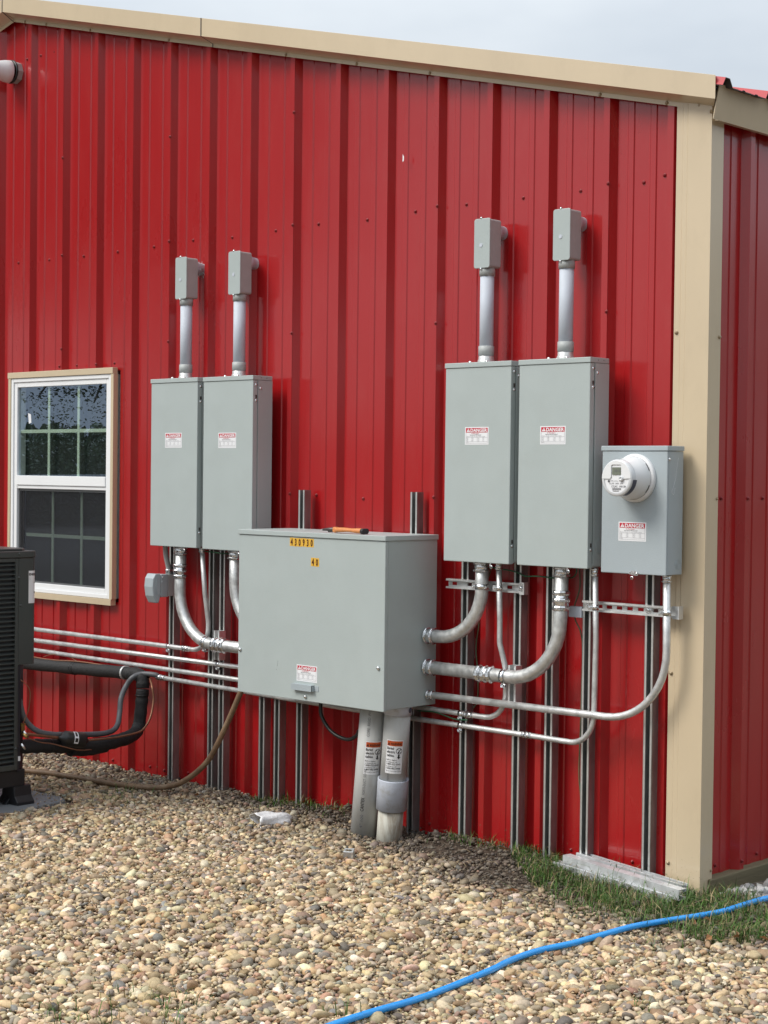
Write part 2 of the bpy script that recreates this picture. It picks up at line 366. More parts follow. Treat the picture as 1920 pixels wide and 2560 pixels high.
def scatter(name, x, y, semi, tint, zoff, base, angular=.12, flat=(.42, .72), tilt=.36):
    n = len(x); v0, f0 = base; nv = len(v0)
    S = np.stack([semi*rng.uniform(1.0, 1.45, n), semi*rng.uniform(.7, 1.0, n), semi*rng.uniform(*flat, n)], 1)
    W = 1 + angular*rng.normal(0, 1, (n, nv)); ph = rng.uniform(0, 6.28, (n, 3))
    low = 1 + .10*np.sin(2.1*v0[None, :, 0]+ph[:, None, 0])+.10*np.sin(2.3*v0[None, :, 1]+ph[:, None, 1])
    L = v0[None]*(W*low)[..., None]*S[:, None, :]
    Rm = rotmats(n, tilt); P = np.einsum('nij,nvj->nvi', Rm, L)
    P[..., 0] += x[:, None]; P[..., 1] += y[:, None]; P[..., 2] += (hgt(x, y)+zoff)[:, None]
    Fa = (f0[None]+(np.arange(n)*nv)[:, None, None]).reshape(-1, 3)
    return P.reshape(-1, 3), Fa, np.repeat(tint, nv, 0)
PAL = .97*np.array((1.04, .955, .81))*np.array([(.58, .49, .36), (.50, .41, .28), (.44, .33, .215), (.62, .56, .46), (.37, .31, .25), (.28, .255, .235), (.20, .185, .175), (.40, .27, .20), (.66, .62, .55), (.33, .22, .14), (.50, .36, .30), (.255, .265, .275)])
PW = np.array([.20, .16, .10, .12, .12, .08, .04, .05, .04, .03, .04, .02]); PW /= PW.sum()
def inpoly(x, y, poly):
    c = np.zeros(len(x), bool); n = len(poly)
    for i in range(n):
        x0, y0 = poly[i]; x1, y1 = poly[(i+1) % n]
        k = ((y0 > y) != (y1 > y)) & (x < (x1-x0)*(y-y0)/((y1-y0) if y1 != y0 else 1e-9)+x0); c ^= k
    return c
REG = [(-5.0, -.005), (-4.6, -1.0), (-2.6, -2.2), (-1.0, -3.5), (-.35, -3.5), (1.5, -1.9), (1.6, -.6), (.75, .0), (.06, -.02)]
def grid(sp, reg):
    a = np.array(reg); gx = np.arange(a[:, 0].min(), a[:, 0].max(), sp); gy = np.arange(a[:, 1].min(), a[:, 1].max(), sp)
    x, y = np.meshgrid(gx, gy); x = x.ravel()+rng.uniform(-.6, .6, x.size)*sp; y = y.ravel()+rng.uniform(-.6, .6, y.size)*sp
    k = inpoly(x, y, reg); return x[k], y[k]
def gravel():
    VV = []; FF = []; TT = []; no = 0
    for layer in range(2):
        x, y = grid(.0156 if layer == 0 else .0242, REG)
        keep = ~((x < -3.02) & (y < -.74) & (x > -4.2) & (y > -1.95)) & ~((x < -3.0) & (y < -.76+(x+3.07)*.0) & (x > -4.2) & (y > -1.9))
        s = soil(x, y); keep &= rng.uniform(0, 1, len(x)) > s*(.72 if layer == 0 else .9)
        keep &= ~((np.hypot(x+1.61, y+.234) < .052) | (np.hypot(x+1.477, y+.208) < .058))
        x, y = x[keep], y[keep]; s = s[keep]; n = len(x)
        dwall = np.clip((-y)/.7, 0, 1)
        semi = np.clip(rng.lognormal(math.log(.0082 if layer == 0 else .0098), .42, n), .0038, .026)*(.84+.16*dwall)*(1-.25*s)
        ti = PAL[rng.choice(len(PAL), n, p=PW)]*rng.uniform(.50, 1.28, (n, 1))*(1+rng.normal(0, .035, (n, 3)))
        mud_shade = np.clip(s*.8+np.clip(1.2-(-y)/.62, 0, 1)*.82*rng.uniform(.45, 1.1, n)*(rng.uniform(0, 1, n) > .08), 0, .88)[:, None]     # mud and soil, plus building shade painted into stones by the wall
        ti = ti*(1-mud_shade)+np.array((.085, .070, .060))*mud_shade
        z = rng.uniform(-.005, .006, n) if layer == 0 else rng.uniform(.004, .013, n)
        d = np.hypot(x-3.6, y+5.6)
        for near in (True, False):
            k = (d < (6.5 if layer else 5.3)) == near
            if not k.any(): continue
            b = I2 if near else I1
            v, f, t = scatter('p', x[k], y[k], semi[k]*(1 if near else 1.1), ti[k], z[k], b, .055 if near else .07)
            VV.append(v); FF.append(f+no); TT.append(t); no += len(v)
    return np.concatenate(VV), np.concatenate(FF), np.concatenate(TT)
def stuff_obj(name, V, Fa, T, m, label=None, cat=None, smooth=True):
    me = bpy.data.meshes.new(name); np_mesh(me, V, Fa, smooth)
    if T is not None:
        a = me.attributes.new('tint', 'FLOAT_COLOR', 'POINT'); a.data.foreach_set('color', np.concatenate([np.clip(T, 0, 1), np.ones((len(T), 1))], 1).astype(np.float32).ravel())
    me.materials.append(MATS[m]); o = bpy.data.objects.new(name, me); COL.objects.link(o); o['kind'] = 'stuff'
    if label: tag(o, label, cat)
    return o
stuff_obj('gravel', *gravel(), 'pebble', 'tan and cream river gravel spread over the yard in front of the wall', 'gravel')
def grit():
    x, y = grid(.024, REG); k = rng.uniform(0, 1, len(x)) < .75; x, y = x[k], y[k]; n = len(x)
    semi = rng.uniform(.0026, .0052, n); ti = PAL[rng.choice(len(PAL), n, p=PW)]*rng.uniform(.3, 1.0, (n, 1))
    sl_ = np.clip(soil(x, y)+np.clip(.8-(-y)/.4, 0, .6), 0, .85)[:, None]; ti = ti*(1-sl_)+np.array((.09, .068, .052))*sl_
    return scatter('g', x, y, semi, ti, rng.uniform(.004, .015, n), I1, .25, (.5, .9), .7)
stuff_obj('grit', *grit(), 'pebble', 'small broken chips and grit lying between the river gravel', 'gravel', smooth=False)
tw_ = G()
for _ in range(90):
    x = random.uniform(-2.9, .8); y = random.uniform(-2.6, -.12)
    if y < -1.4 and x < -1.4: continue
    a = random.uniform(0, 6.28); L_ = random.uniform(.02, .07); z = float(hgt(x, y))+random.uniform(.018, .026)
    tw_.tube([(x, y, z), (x+cos(a)*L_*.5, y+sin(a)*L_*.5, z+.004), (x+cos(a+.3)*L_, y+sin(a+.3)*L_, z-.002)], random.uniform(.0006, .0014), 4)
tag(tw_.build('dead_straw', 'straw_dry', kind='stuff'), 'dead straw and thin twigs scattered over the gravel', 'twigs')
def crushed():
    reg = [(.07, -.02), (.12, .9), (1.3, .9), (.95, .1), (.62, -.12)]
    x, y = grid(.022, reg); n = len(x)
    semi = np.clip(rng.lognormal(math.log(.0135), .3, n), .006, .028)
    ti = np.array((.30, .295, .285))*rng.uniform(.55, 1.35, (n, 1))*(1+rng.normal(0, .03, (n, 3)))
    return scatter('c', x, y, semi, ti, rng.uniform(0, .012, n), I1, .22, (.5, .9), .7)
stuff_obj('crushed_stone', *crushed(), 'pebble', 'grey crushed stone beside the wooden skirt board at the corner', 'gravel', smooth=False)

def grass_patch():
    poly = [(-.92, -.05), (-.80, -.2), (-.55, -.40), (-.34, -.56), (-.1, -.66), (.1, -.66), (.25, -.60), (.42, -.60), (.62, -.38), (.5, -.16), (.2, .02), (.05, -.04), (-.5, -.02)]
    x = rng.uniform(-1, .7, 52000); y = rng.uniform(-.75, .05, 52000); k = inpoly(x, y, poly); x, y = x[k], y[k]
    dens = .5+.5*np.sin(x*17+np.sin(y*13)*2)*np.cos(y*19+x*5); edge = np.clip((y-(-.70-.08*np.sin(x*4)))/.22, .12, 1)
    k = rng.uniform(0, 1, len(x)) < (.30+.65*dens)*edge*.62; x, y = x[k], y[k]
    xs_, ys_ = [x], [y]
    def tuft(cx, cy, n, r):
        xs_.append(cx+rng.normal(0, r, n)); ys_.append(cy+rng.normal(0, r*.6, n))
    for cx, cy, n, r in [(-2.44, -.10, 60, .03), (-2.36, -.09, 70, .03), (-2.28, -.08, 80, .04), (-2.16, -.08, 90, .04), (-2.05, -.07, 50, .05), (-2.2, -.25, 30, .05), (-1.9, -.11, 50, .08), (-1.17, -.12, 80, .05), (-1.0, -.08, 60, .05),
                         (-.44, -2.39, 70, .09), (-.31, -2.37, 80, .08), (-.45, -2.70, 70, .09), (-.34, -2.61, 60, .08), (-.2, -2.5, 50, .09), (.11, -2.1, 40, .03), (.68, -1.41, 26, .015), (-3.0, -.55, 60, .06), (-2.9, -.65, 60, .07), (-3.0, -.42, 40, .05), (-2.7, -.6, 30, .1), (-.5, -1.3, 14, .1), (.6, -.75, 40, .06), (.35, -.75, 50, .09), (-.3, -.72, 60, .1)]:
        tuft(cx, cy, n, r)
    x = np.concatenate(xs_); y = np.concatenate(ys_); n = len(x)
    y = np.where((y > -.04) & (x < 0), -.04-rng.uniform(0, .03, n), y)
    a = rng.uniform(0, 2*pi, n); Lh = rng.lognormal(math.log(.040), .42, n); Lh = np.clip(Lh, .015, .14); lean = rng.uniform(.35, 1.7, n)
    w = rng.uniform(.0010, .0021, n); ca, sa = np.cos(a), np.sin(a); z0 = hgt(x, y)-.004
    V = np.zeros((n, 5, 3)); px, py = -sa*w, ca*w
    for k, (hh, ll, ww) in enumerate([(0, 0, 1), (.55, .3, .8), (1, 1, .0)]):
        cx = x+ca*Lh*lean*ll*.7; cy = y+sa*Lh*lean*ll*.7; cz = z0+Lh*(hh-.25*lean*ll*ll*hh)
        if k < 2:
            V[:, 2*k] = np.stack([cx-px*ww, cy-py*ww, cz], 1); V[:, 2*k+1] = np.stack([cx+px*ww, cy+py*ww, cz], 1)
        else: V[:, 4] = np.stack([cx, cy, cz], 1)
    b = (np.arange(n)*5)[:, None]
    Fa = np.concatenate([b+np.array([[0, 1, 3]]), b+np.array([[0, 3, 2]]), b+np.array([[2, 3, 4]])])
    T = np.array((.070, .145, .026))*rng.uniform(.35, 1.3, (n, 1)); dry = rng.uniform(0, 1, n) < .24
    T[dry] = np.array((.32, .25, .13))*rng.uniform(.5, 1.2, (dry.sum(), 1))
    return V.reshape(-1, 3), Fa, np.repeat(T, 5, 0)
stuff_obj('grass', *grass_patch(), 'grass', 'green grass growing at the building corner and in tufts along the wall', 'grass', smooth=False)
g = G()
for cx, cy, s in [(.3, -.42, .018), (.42, -.5, .02), (.52, -.45, .022), (.38, -.62, .016), (-.83, -.20, .028), (-.45, -.66, .03), (-2.13, -.05, .02), (.1, -.9, .014), (-.4, -1.6, .018), (-2.6, -.35, .02), (-2.68, -.3, .02)]:
    for k in range(3 if cx > 0 else 1):
        x = cx+random.uniform(-.05, .05); y = cy+random.uniform(-.05, .05); a = random.uniform(0, 6.28); z = float(hgt(x, y))+.028
        ca, sa = cos(a)*s, sin(a)*s; g.add([(x-ca, y-sa, z-.005), (x-sa*.35, y+ca*.35, z+.012), (x+ca, y+sa, z+.004), (x+sa*.35, y-ca*.35, z-.004)], [(0, 1, 2), (0, 2, 3)])
tag(g.build('dry_leaves', 'dry_leaf', kind='stuff'), 'dry brown leaves lying in the grass and gravel', 'leaves')

# ------------------------------------------------------------------ metal building
SL = .244
def wtop(x): return 3.02+SL*(-x) if x > -4.61 else 3.02+SL*4.61+SL*(x+4.61)
bld = thing('metal_building', 'red ribbed metal building with tan trim and a gable roof', 'building', (-4.6, 0, 0))
RIB0 = -.499; PER = .3048
RP = [(-.03515, 0), (-.0149, -.032), (.0149, -.032), (.03515, 0), (.082, 0), (.0865, -.0042), (.1115, -.0042), (.116, 0), (.189, 0), (.1935, -.0042), (.2185, -.0042), (.223, 0)]
def ribprofile(x0, x1):
    """polyline (x, y) between x0 and x1"""
    pts = []; k = math.floor((x0-RIB0)/PER)-1
    while RIB0+k*PER-.1 < x1:
        for dx, dy in RP: pts.append((RIB0+k*PER+dx, dy))
        k += 1
    out = []
    for i in range(len(pts)-1):
        (a, b), (c, d) = pts[i], pts[i+1]
        for q in (x0, x1):
            if a < q < c: out.append((q, b+(d-b)*(q-a)/(c-a)))
        if x0 <= a <= x1: out.append((a, b))
    out = sorted(set(out)); return out
WIN = (-4.625, .90, -3.685, 2.13)     # window hole
edges = [-.03]+[RIB0+.0149-.9144*k for k in range(0, 10)]
for i in range(len(edges)-1):
    x1, x0 = edges[i], edges[i+1]; g = G(); pr = ribprofile(x0-.004, x1)
    dy = -.0012*(i % 2)
    for j in range(len(pr)-1):
        (a, ya), (c, yc) = pr[j], pr[j+1]; ya += dy; yc += dy
        segs = [(-.02, None)]
        if c > WIN[0] and a < WIN[2]: segs = [(-.02, WIN[1]), (WIN[3], None)]
        for z0, z1 in segs:
            g.add([(a, ya, z0), (c, yc, z0), (c, yc, z1 or wtop(c)), (a, ya, z1 or wtop(a))], [(0, 1, 2, 3)])
    g.build('wall_panel', 'red_paint', bld)
# side wall (faces +x)
SX = -.035; SR0 = .2575
def sideprof(y0, y1):
    pts = []; k = math.floor((y0-SR0)/PER)-1
    while SR0+k*PER-.1 < y1:
        for dx, dy in RP: pts.append((SR0+k*PER+dx, -dy))
        k += 1
    out = [p for p in pts if y0 <= p[0] <= y1]; return [(y0, 0)]+out
for i in range(9):
    y0 = -.0+i*.9144; g = G(); pr = sideprof(y0, y0+.9144+.002)
    for j in range(len(pr)-1):
        (a, xa), (c, xc) = pr[j], pr[j+1]
        g.add([(SX+xa, a, .045), (SX+xc, c, .045), (SX+xc, c, 3.0), (SX+xa, a, 3.0)], [(0, 1, 2, 3)])
    g.build('wall_panel', 'red_paint', bld)
G().box((-9.2, 8.2, 0), (-.04, 8.25, 3)).build('back_wall', 'red_paint', bld)
g = G(); g.add([(-9.22, 0, 0), (-9.22, 8.2, 0), (-9.22, 8.2, 3.0), (-9.22, 0, 3.0)], [(0, 1, 2, 3)]); g.build('end_wall', 'red_paint', bld)
# skirt board at the side wall
G().box((-.06, .012, -.06), (.012, 8.2, .052)).build('skirt_board', 'wood', bld, bevel=.004)
# corner trim
cp = [(-.163, -.0335), (-.163, -.036), (-.137, -.036), (-.131, -.0395), (-.112, -.0395), (-.106, -.044), (0.0, -.044), (0.0, .040), (-.003, .040), (-.003, -.041), (-.106, -.041), (-.112, -.0365), (-.131, -.0365), (-.137, -.0335)]
g = G(); g.prism(cp, lambda a, b, d: (a, b, d), .0, 3.045); g.build('corner_trim', 'tan_paint', bld)
# rake trim: lip, soffit, fascia as one bent sheet, three lengths
def raketrim(x0, x1, left=False):
    pr = [(-.0345, 0), (-.0375, 0), (-.0375, .017), (-.115, .040), (-.115, .128), (-.02, .140), (-.02, .137), (-.112, .125), (-.112, .043), (-.0345, .020)]
    g = G(); n = len(pr); V = []
    for x in (x0, x1):
        for y, z in pr:
            d = (-.0345-y)
            if x1 == END: xx = x+(d*.72 if x == x1 else 0)
            else: xx = x
            base = 2.991+SL*(-xx) if not left else 2.991+SL*4.611+SL*(xx+4.611)
            V.append((xx, y, base+z))
    fs = [(i, (i+1) % n, n+(i+1) % n, n+i) for i in range(n)]+[tuple(range(n)), tuple(range(2*n-1, n-1, -1))]
    g.add(V, fs); return g.build('rake_trim', 'tan_paint', bld)
END = .0
raketrim(-2.90, END); raketrim(-4.611, -2.902); raketrim(-9.3, -4.613, True)
# dark lap joint lines and a thin overlap piece at the seam
for xj in (-2.90,):
    g = G(); b0 = 2.991+SL*(-xj)
    for y, z0, z1 in [(-.0385, .0, .017), (-.1165, .040, .128)]:
        g.box((xj-.002, y-.0008, b0+z0), (xj+.0035, y+.001, b0+z1))
    g.add([(xj-.002, -.039, b0+.0165), (xj+.003, -.039, b0+.0165), (xj+.003, -.1165, b0+.0395), (xj-.002, -.1165, b0+.0395)], [(0, 1, 2, 3)])
    g.build('lap_joint', 'underside', bld)
g = G(); b0 = 2.991+SL*4.611
g.add([(-4.616, -.039, b0), (-4.608, -.039, b0), (-4.606, -.116, b0+.040), (-4.614, -.116, b0+.040)], [(0, 1, 2, 3)])
g.add([(-4.614, -.1163, b0+.040), (-4.608, -.1163, b0+.040), (-4.606, -.1163, b0+.13), (-4.613, -.1163, b0+.13)], [(0, 1, 2, 3)])
g.build('lap_joint', 'underside', bld)
# eave trim on the side
g = G(); g.prism([(.030, 2.953), (.033, 2.950), (.0585, 3.078), (.0545, 3.078)], lambda a, b, d: (a, d, b), -.086, 8.2); g.prism([(-.0, 2.955), (.029, 2.955), (.052, 3.072), (-.0, 3.072)], lambda a, b, d: (a, d, b), -.030, 8.2); g.build('eave_trim', 'tan_paint', bld)
# roof panels: ribs run up the slope
def roofz(x): return 3.092+SL*(-x) if x > -4.61 else 3.092+SL*4.61+SL*(x+4.61)
for xa, xb in ((.088, -4.61), (-4.61, -9.32)):
    k = 0; y = -.113
    while y < 8.2:
        g = G(); pr = [(y, 0)]
        q = y+.008
        for r in range(3):
            b = q+.028+r*PER
            for dx, dy in [(-.035, 0), (-.0149, .032), (.0149, .032), (.035, 0), (.1, 0), (.105, .004), (.12, .004), (.125, 0), (.19, 0), (.195, .004), (.21, .004), (.215, 0)]:
                pr.append((b+dx, dy))
        pr.append((q+.9144, 0)); pr = sorted(set(pr))
        V = [(xa, a, roofz(xa)+b-.006) for a, b in pr]+[(xb, a, roofz(xb)+b-.006) for a, b in pr]; n = len(pr)
        V += [(p[0], p[1], p[2]-.003) for p in V]
        fs = [(i, i+1, n+i+1, n+i) for i in range(n-1)]; fs2 = [(2*n+i, 3*n+i, 3*n+i+1, 2*n+i+1) for i in range(n-1)]
        g.add(V, fs, 0); g.add(V, fs2, 1); g.add(V, [(i, 2*n+i, 2*n+i+1, i+1) for i in range(n-1)], 1)
        g.build('roof_panel', ['roof_red', 'underside'], bld); y = q+.9144; k += 1
# screws
sg = G(); sg.lathe([(.0078, 0), (.0078, .0018), (.0048, .0022)], (0, 0, 0), (0, -1, 0), 12); sg.lathe([(.0052, .002), (.0052, .006), (.003, .0075), (0, .0078)], (0, 0, 0), (0, -1, 0), 6, smooth=False)
scr = sg.build('screw', 'red_screw', None); scr_me = scr.data; bpy.data.objects.remove(scr)
tan_me = scr_me.copy(); tan_me.materials.clear(); tan_me.materials.append(MATS['tan_screw'])
def screw(x, y, z, me=scr_me, rot=0, s=1, parent=bld):
    o = bpy.data.objects.new('screw', me); COL.objects.link(o); o.parent = parent; o.rotation_euler = (0, 0, rot); o.scale = (s, s, s)
    o.location = Vector((x, y, z))-parent.location
for k in range(15):
    x = -.34-.3048*k
    for z in (2.76, 1.49, .062): 
        if z == 1.49 and -4.7 < x < -3.6: continue
        screw(x+random.uniform(-.008, .008), -.001, z+random.uniform(-.008, .008))
for k in range(5):
    x = RIB0-.9144*k
    for z in (2.77, 2.26, 1.50, 3.3 if x < -1.5 else 2.0, .065):
        if (z == 1.5 and -4.7 < x < -3.6) or z == 2.0: continue
        screw(x+.012, -.0335, z)
for z, x in [(3.9, -4.27), (3.9, -4.40), (3.9, -4.53)]: screw(x, -.001, z)
screw(-.24, -.001, 2.78); screw(-3.44, -.001, 1.0)
for x in (-4.16, -4.0, -3.83, -3.67): screw(x, -.034, 2.165)
screw(-3.9, -.001, .865); screw(-4.2, -.001, .865)
for x in (-.21, -.53, -1.45, -1.9, -2.37, -3.24, -3.9, -4.3, -4.5): screw(x, -.0378, 2.999+SL*(-x), tan_me)
for z in (2.16, .84, .1): screw(-.150, -.0362, z, tan_me, s=1.1)
screw(-.06, -.038, 3.02, tan_me); screw(.004, -.06, 2.985, tan_me, rot=pi/2)
for z in (1.52, .085):
    screw(SX+.001, .115, z, rot=pi/2); screw(SX+.033, .257, z+.0, rot=pi/2); screw(SX+.001, .42, z, rot=pi/2); screw(.0008, .030, z, tan_me, rot=pi/2, s=.8)
screw(.0008, .03, 2.14, tan_me, rot=pi/2)
g = G(); g.add([(-1.612, -.0332, 2.985), (-1.604, -.0335, 2.99), (-1.603, -.0335, 3.008), (-1.611, -.0335, 3.02)], [(0, 1, 2, 3)]); g.build('paint_chip', 'label_white', bld)

# window: part of the building
wx0, wz0, wx1, wz1 = -4.637, .883, -3.672, 2.144
g = G(); T = .033; TS = .023
g.box((wx0, -.040, wz0+T), (wx0+TS, -.008, wz1-T)); g.box((wx1-TS, -.040, wz0+T), (wx1, -.008, wz1-T))
g.box((wx0-.004, -.043, wz1-T), (wx1-.004, -.008, wz1)); g.box((wx0, -.043, wz0), (wx1-.006, -.008, wz0+T))
win = g.build('window', 'tan_paint', bld, bevel=.0015)
a0, a1, b0, b1 = wx0+TS+.001, wx1-TS-.001, wz0+T+.001, wz1-T-.001
def ring(g, x0, z0, x1, z1, t, y0, y1, m=0, tb=None):
    tb = tb or t
    g.box((x0, y0, z0), (x0+t, y1, z1), m); g.box((x1-t, y0, z0), (x1, y1, z1), m)
    g.box((x0+t, y0, z1-tb), (x1-t, y1, z1), m); g.box((x0+t, y0, z0), (x1-t, y1, z0+tb), m)
g = G(); ring(g, a0, b0, a1, b1, .022, -.036, .03); ring(g, a0+.0221, b0+.0221, a1-.0221, b1-.0221, .028, -.029, .03)
fr = g.build('frame', 'white_vinyl', win, bevel=.0025)
zc0, zc1 = 1.492, 1.565
g = G(); g.box((a0+.051, -.034, zc0+.02), (a1-.051, .02, zc1)); g.box((a0+.051, -.027, zc0), (a1-.051, .02, zc0+.0195)); g.build('meeting_rail', 'white_vinyl', win, bevel=.0025)
gx0, gx1 = a0+.0515, a1-.0515
g = G(); g.add([(gx0, -.016, zc1-.004), (gx1, -.016, zc1-.004), (gx1, -.016, b1-.045), (gx0, -.016, b1-.045)], [(0, 1, 2, 3)]); g.build('glass_pane', 'window_glass', win)
g = G(); g.add([(gx0, .002, b0+.046), (gx1, .002, b0+.046), (gx1, .002, zc0+.01), (gx0, .002, zc0+.01)], [(0, 1, 2, 3)]); g.build('glass_pane', 'window_glass', win)
def muntins(y, z0, z1, x0, x1):
    g = G(); w = .0095
    for k in (1, 2):
        x = x0+(x1-x0)*k/3; g.box((x-w, y, z0), (x+w, y+.005, z1))
    zm = (z0+z1)/2
    for k in range(3):
        xa = x0+(x1-x0)*k/3+(w if k else 0); xb = x0+(x1-x0)*(k+1)/3-(w if k < 2 else 0); g.box((xa, y+.0005, zm-w), (xb, y+.0045, zm+w))
    g.build('grille_bars', 'grille', win)
muntins(-.008, zc1-.004, b1-.045, gx0, gx1); muntins(.012, b0+.046, zc0+.01, gx0+.02, gx1)
g = G(); g.box((gx0-.01, .03, b0), (gx1+.01, .05, b1)); g.box((gx0+.002, .0, b0+.04), (gx0+.03, .02, zc0)); g.build('blind_back', 'interior_dark', win)
g = G(); g.add([(gx0+.004, -.012, b0+.052), (gx1-.004, -.012, b0+.052), (gx1-.004, -.012, zc0-.001), (gx0+.004, -.012, zc0-.001)], [(0, 1, 2, 3)]); g.build('insect_screen', 'insect_screen', win)
g = G(); ring(g, gx0, b0+.048, gx1, zc0-.0005, .008, -.015, -.009, 0, .012); g.build('screen_frame', 'screen_frame', win)
g = G(); g.add([(-4.477, -.0165, 1.915), (-4.450, -.0165, 1.908), (-4.444, -.0165, 1.862), (-4.468, -.0165, 1.855)], [(0, 3, 2, 1)]); g.build('sticker', 'label_white', win)

# ------------------------------------------------------------------ strut channels
def strut(g, x0, x1, y0, y1, z0, z1, axis='z', slots=None, m=0, ml=0):
    """C channel open to -y; y0 front (most negative) y1 back"""
    t = .0026; lip = .0098
    if axis == 'z':
        g.box((x0, y1-t, z0), (x1, y1, z1), m); g.box((x0, y0, z0), (x0+t, y1-t, z1), m); g.box((x1-t, y0, z0), (x1, y1-t, z1), m)
        g.box((x0+t, y0, z0), (x0+lip, y0+t, z1), ml); g.box((x1-lip, y0, z0), (x1-t, y0+t, z1), ml)
        g.box((x0+lip-t, y0+t, z0), (x0+lip, y0+.009, z1), m); g.box((x1-lip, y0+t, z0), (x1-lip+t, y0+.009, z1), m)
    else:
        zc = (z0+z1)/2; hs = .0068
        g.box((x0, y1-t, z0), (x1, y1, zc-hs), m); g.box((x0, y1-t, zc+hs), (x1, y1, z1), m)
        cur = x0
        for c in (slots or []):
            g.box((cur, y1-t, zc-hs), (c-.0135, y1, zc+hs), m); cur = c+.0135
        g.box((cur, y1-t, zc-hs), (x1, y1, zc+hs), m)
        g.box((x0, y0, z0), (x1, y1-t, z0+t), m); g.box((x0, y0, z1-t), (x1, y1-t, z1), m)
        g.box((x0, y0, z0+t), (x1, y0+t, z0+lip*.8), m); g.box((x0, y0, z1-lip*.8), (x1, y0+t, z1-t), m)
VS = [(-3.136, 1.24, .0, 'vertical steel strut channel behind the receptacle box, leftmost on the wall'),
      (-2.831, 1.24, .0, 'vertical steel strut channel behind the thin conduit under the second cabinet'),
      (-2.7505, 1.24, .0, 'vertical steel strut channel carrying the short strut piece left of the big box'),
      (-2.4545, .75, .01, 'vertical steel strut channel just right of the brown cable under the big box'),
      (-2.348, .75, .01, 'middle one of three steel struts showing under the big box'),
      (-2.1945, 1.519, .02, 'steel strut channel rising above the big box to the left of the pliers'),
      (-1.4825, 1.521, .02, 'steel strut channel rising above the big box to the right of the pliers'),
      (-1.180, 1.25, .02, 'vertical steel strut channel under the third cabinet, nearest the right side of the big box'),
      (-.8905, 1.25, .03, 'vertical steel strut channel behind the clamp of the large lower elbow'),
      (-.7195, 1.25, .02, 'vertical steel strut channel behind the falling bend of the large elbow under the fourth cabinet'),
      (-.532, 1.25, .0, 'vertical steel strut channel under the gap between fourth cabinet and meter box'),
      (-.230, 1.25, .0, 'vertical steel strut channel below the meter box nearest the tan corner trim')]
for x, zt, zb, lab in VS:
    t = thing('strut_channel', lab, 'strut', (x, -.0525, zb), 'vertical strut channels on the wall')
    g = G(); strut(g, x-.0205, x+.0205, -.0735, -.0325, zb-.03, zt, ml=1); g.build('channel', ['strut_shaded', 'strut_lip'], t)
    if zt > 1.4:
        g = G(); g.lathe([(.008, 0), (.008, .004), (.0, .005)], (x, -.036, zt-.09), (0, -1, 0), 8); g.build('bolt', 'zinc', t)
def hstrut(x0, x1, z0, z1, lab, slots, bolts):
    t = thing('horizontal_strut', lab, 'strut', ((x0+x1)/2, -.085, z0))
    g = G(); strut(g, x0, x1, -.0955, -.0745, z0, z1, 'x', slots); g.build('channel', 'galvanised', t)
    for b in bolts:
        g = G(); g.lathe([(.0145, 0), (.0145, .002), (.009, .0022), (.009, .008), (.004, .0082), (.004, .02), (0, .02)], (b, -.0775, (z0+z1)/2), (0, -1, 0), 10, smooth=False); g.build('bolt', 'zinc', t)
    return t
h1 = hstrut(-1.269, -.836, 1.112, 1.153, 'short slotted horizontal strut under the third cabinet', [-1.235, -1.15, -1.10, -.99, -.93], [-.867])
h2 = hstrut(-.540, -.077, 1.061, 1.102, 'slotted horizontal strut below the meter box', [-.466, -.419, -.370, -.320, -.268, -.20, -.165], [-.518, -.232])
g = G(); g.box((-.108, -.0975, 1.056), (-.077, -.0955, 1.062)); g.box((-.108, -.0975, 1.0985), (-.077, -.0955, 1.106)); g.box((-.083, -.0995, 1.056), (-.0765, -.0705, 1.106)); g.build('end_bracket', 'galvanised', h2)
g = G(); g.box((-.862, -.0975, 1.107), (-.8355, -.0955, 1.113)); g.box((-.862, -.0975, 1.150), (-.8355, -.0955, 1.158)); g.box((-.842, -.0995, 1.107), (-.8355, -.0725, 1.158)); g.build('end_bracket', 'galvanised', h1)
for x, z0, z1, lab in [(-2.741, .678, .822, 'short strut piece holding the clamp of the left big elbow'), (-.881, .645, .812, 'short strut piece holding the clamp of the lower right big elbow')]:
    t = thing('short_strut', lab, 'strut', (x, -.095, z0)); g = G(); strut(g, x-.0205, x+.0205, -.1150, -.0740, z0, z1); g.build('channel', 'galvanised', t)

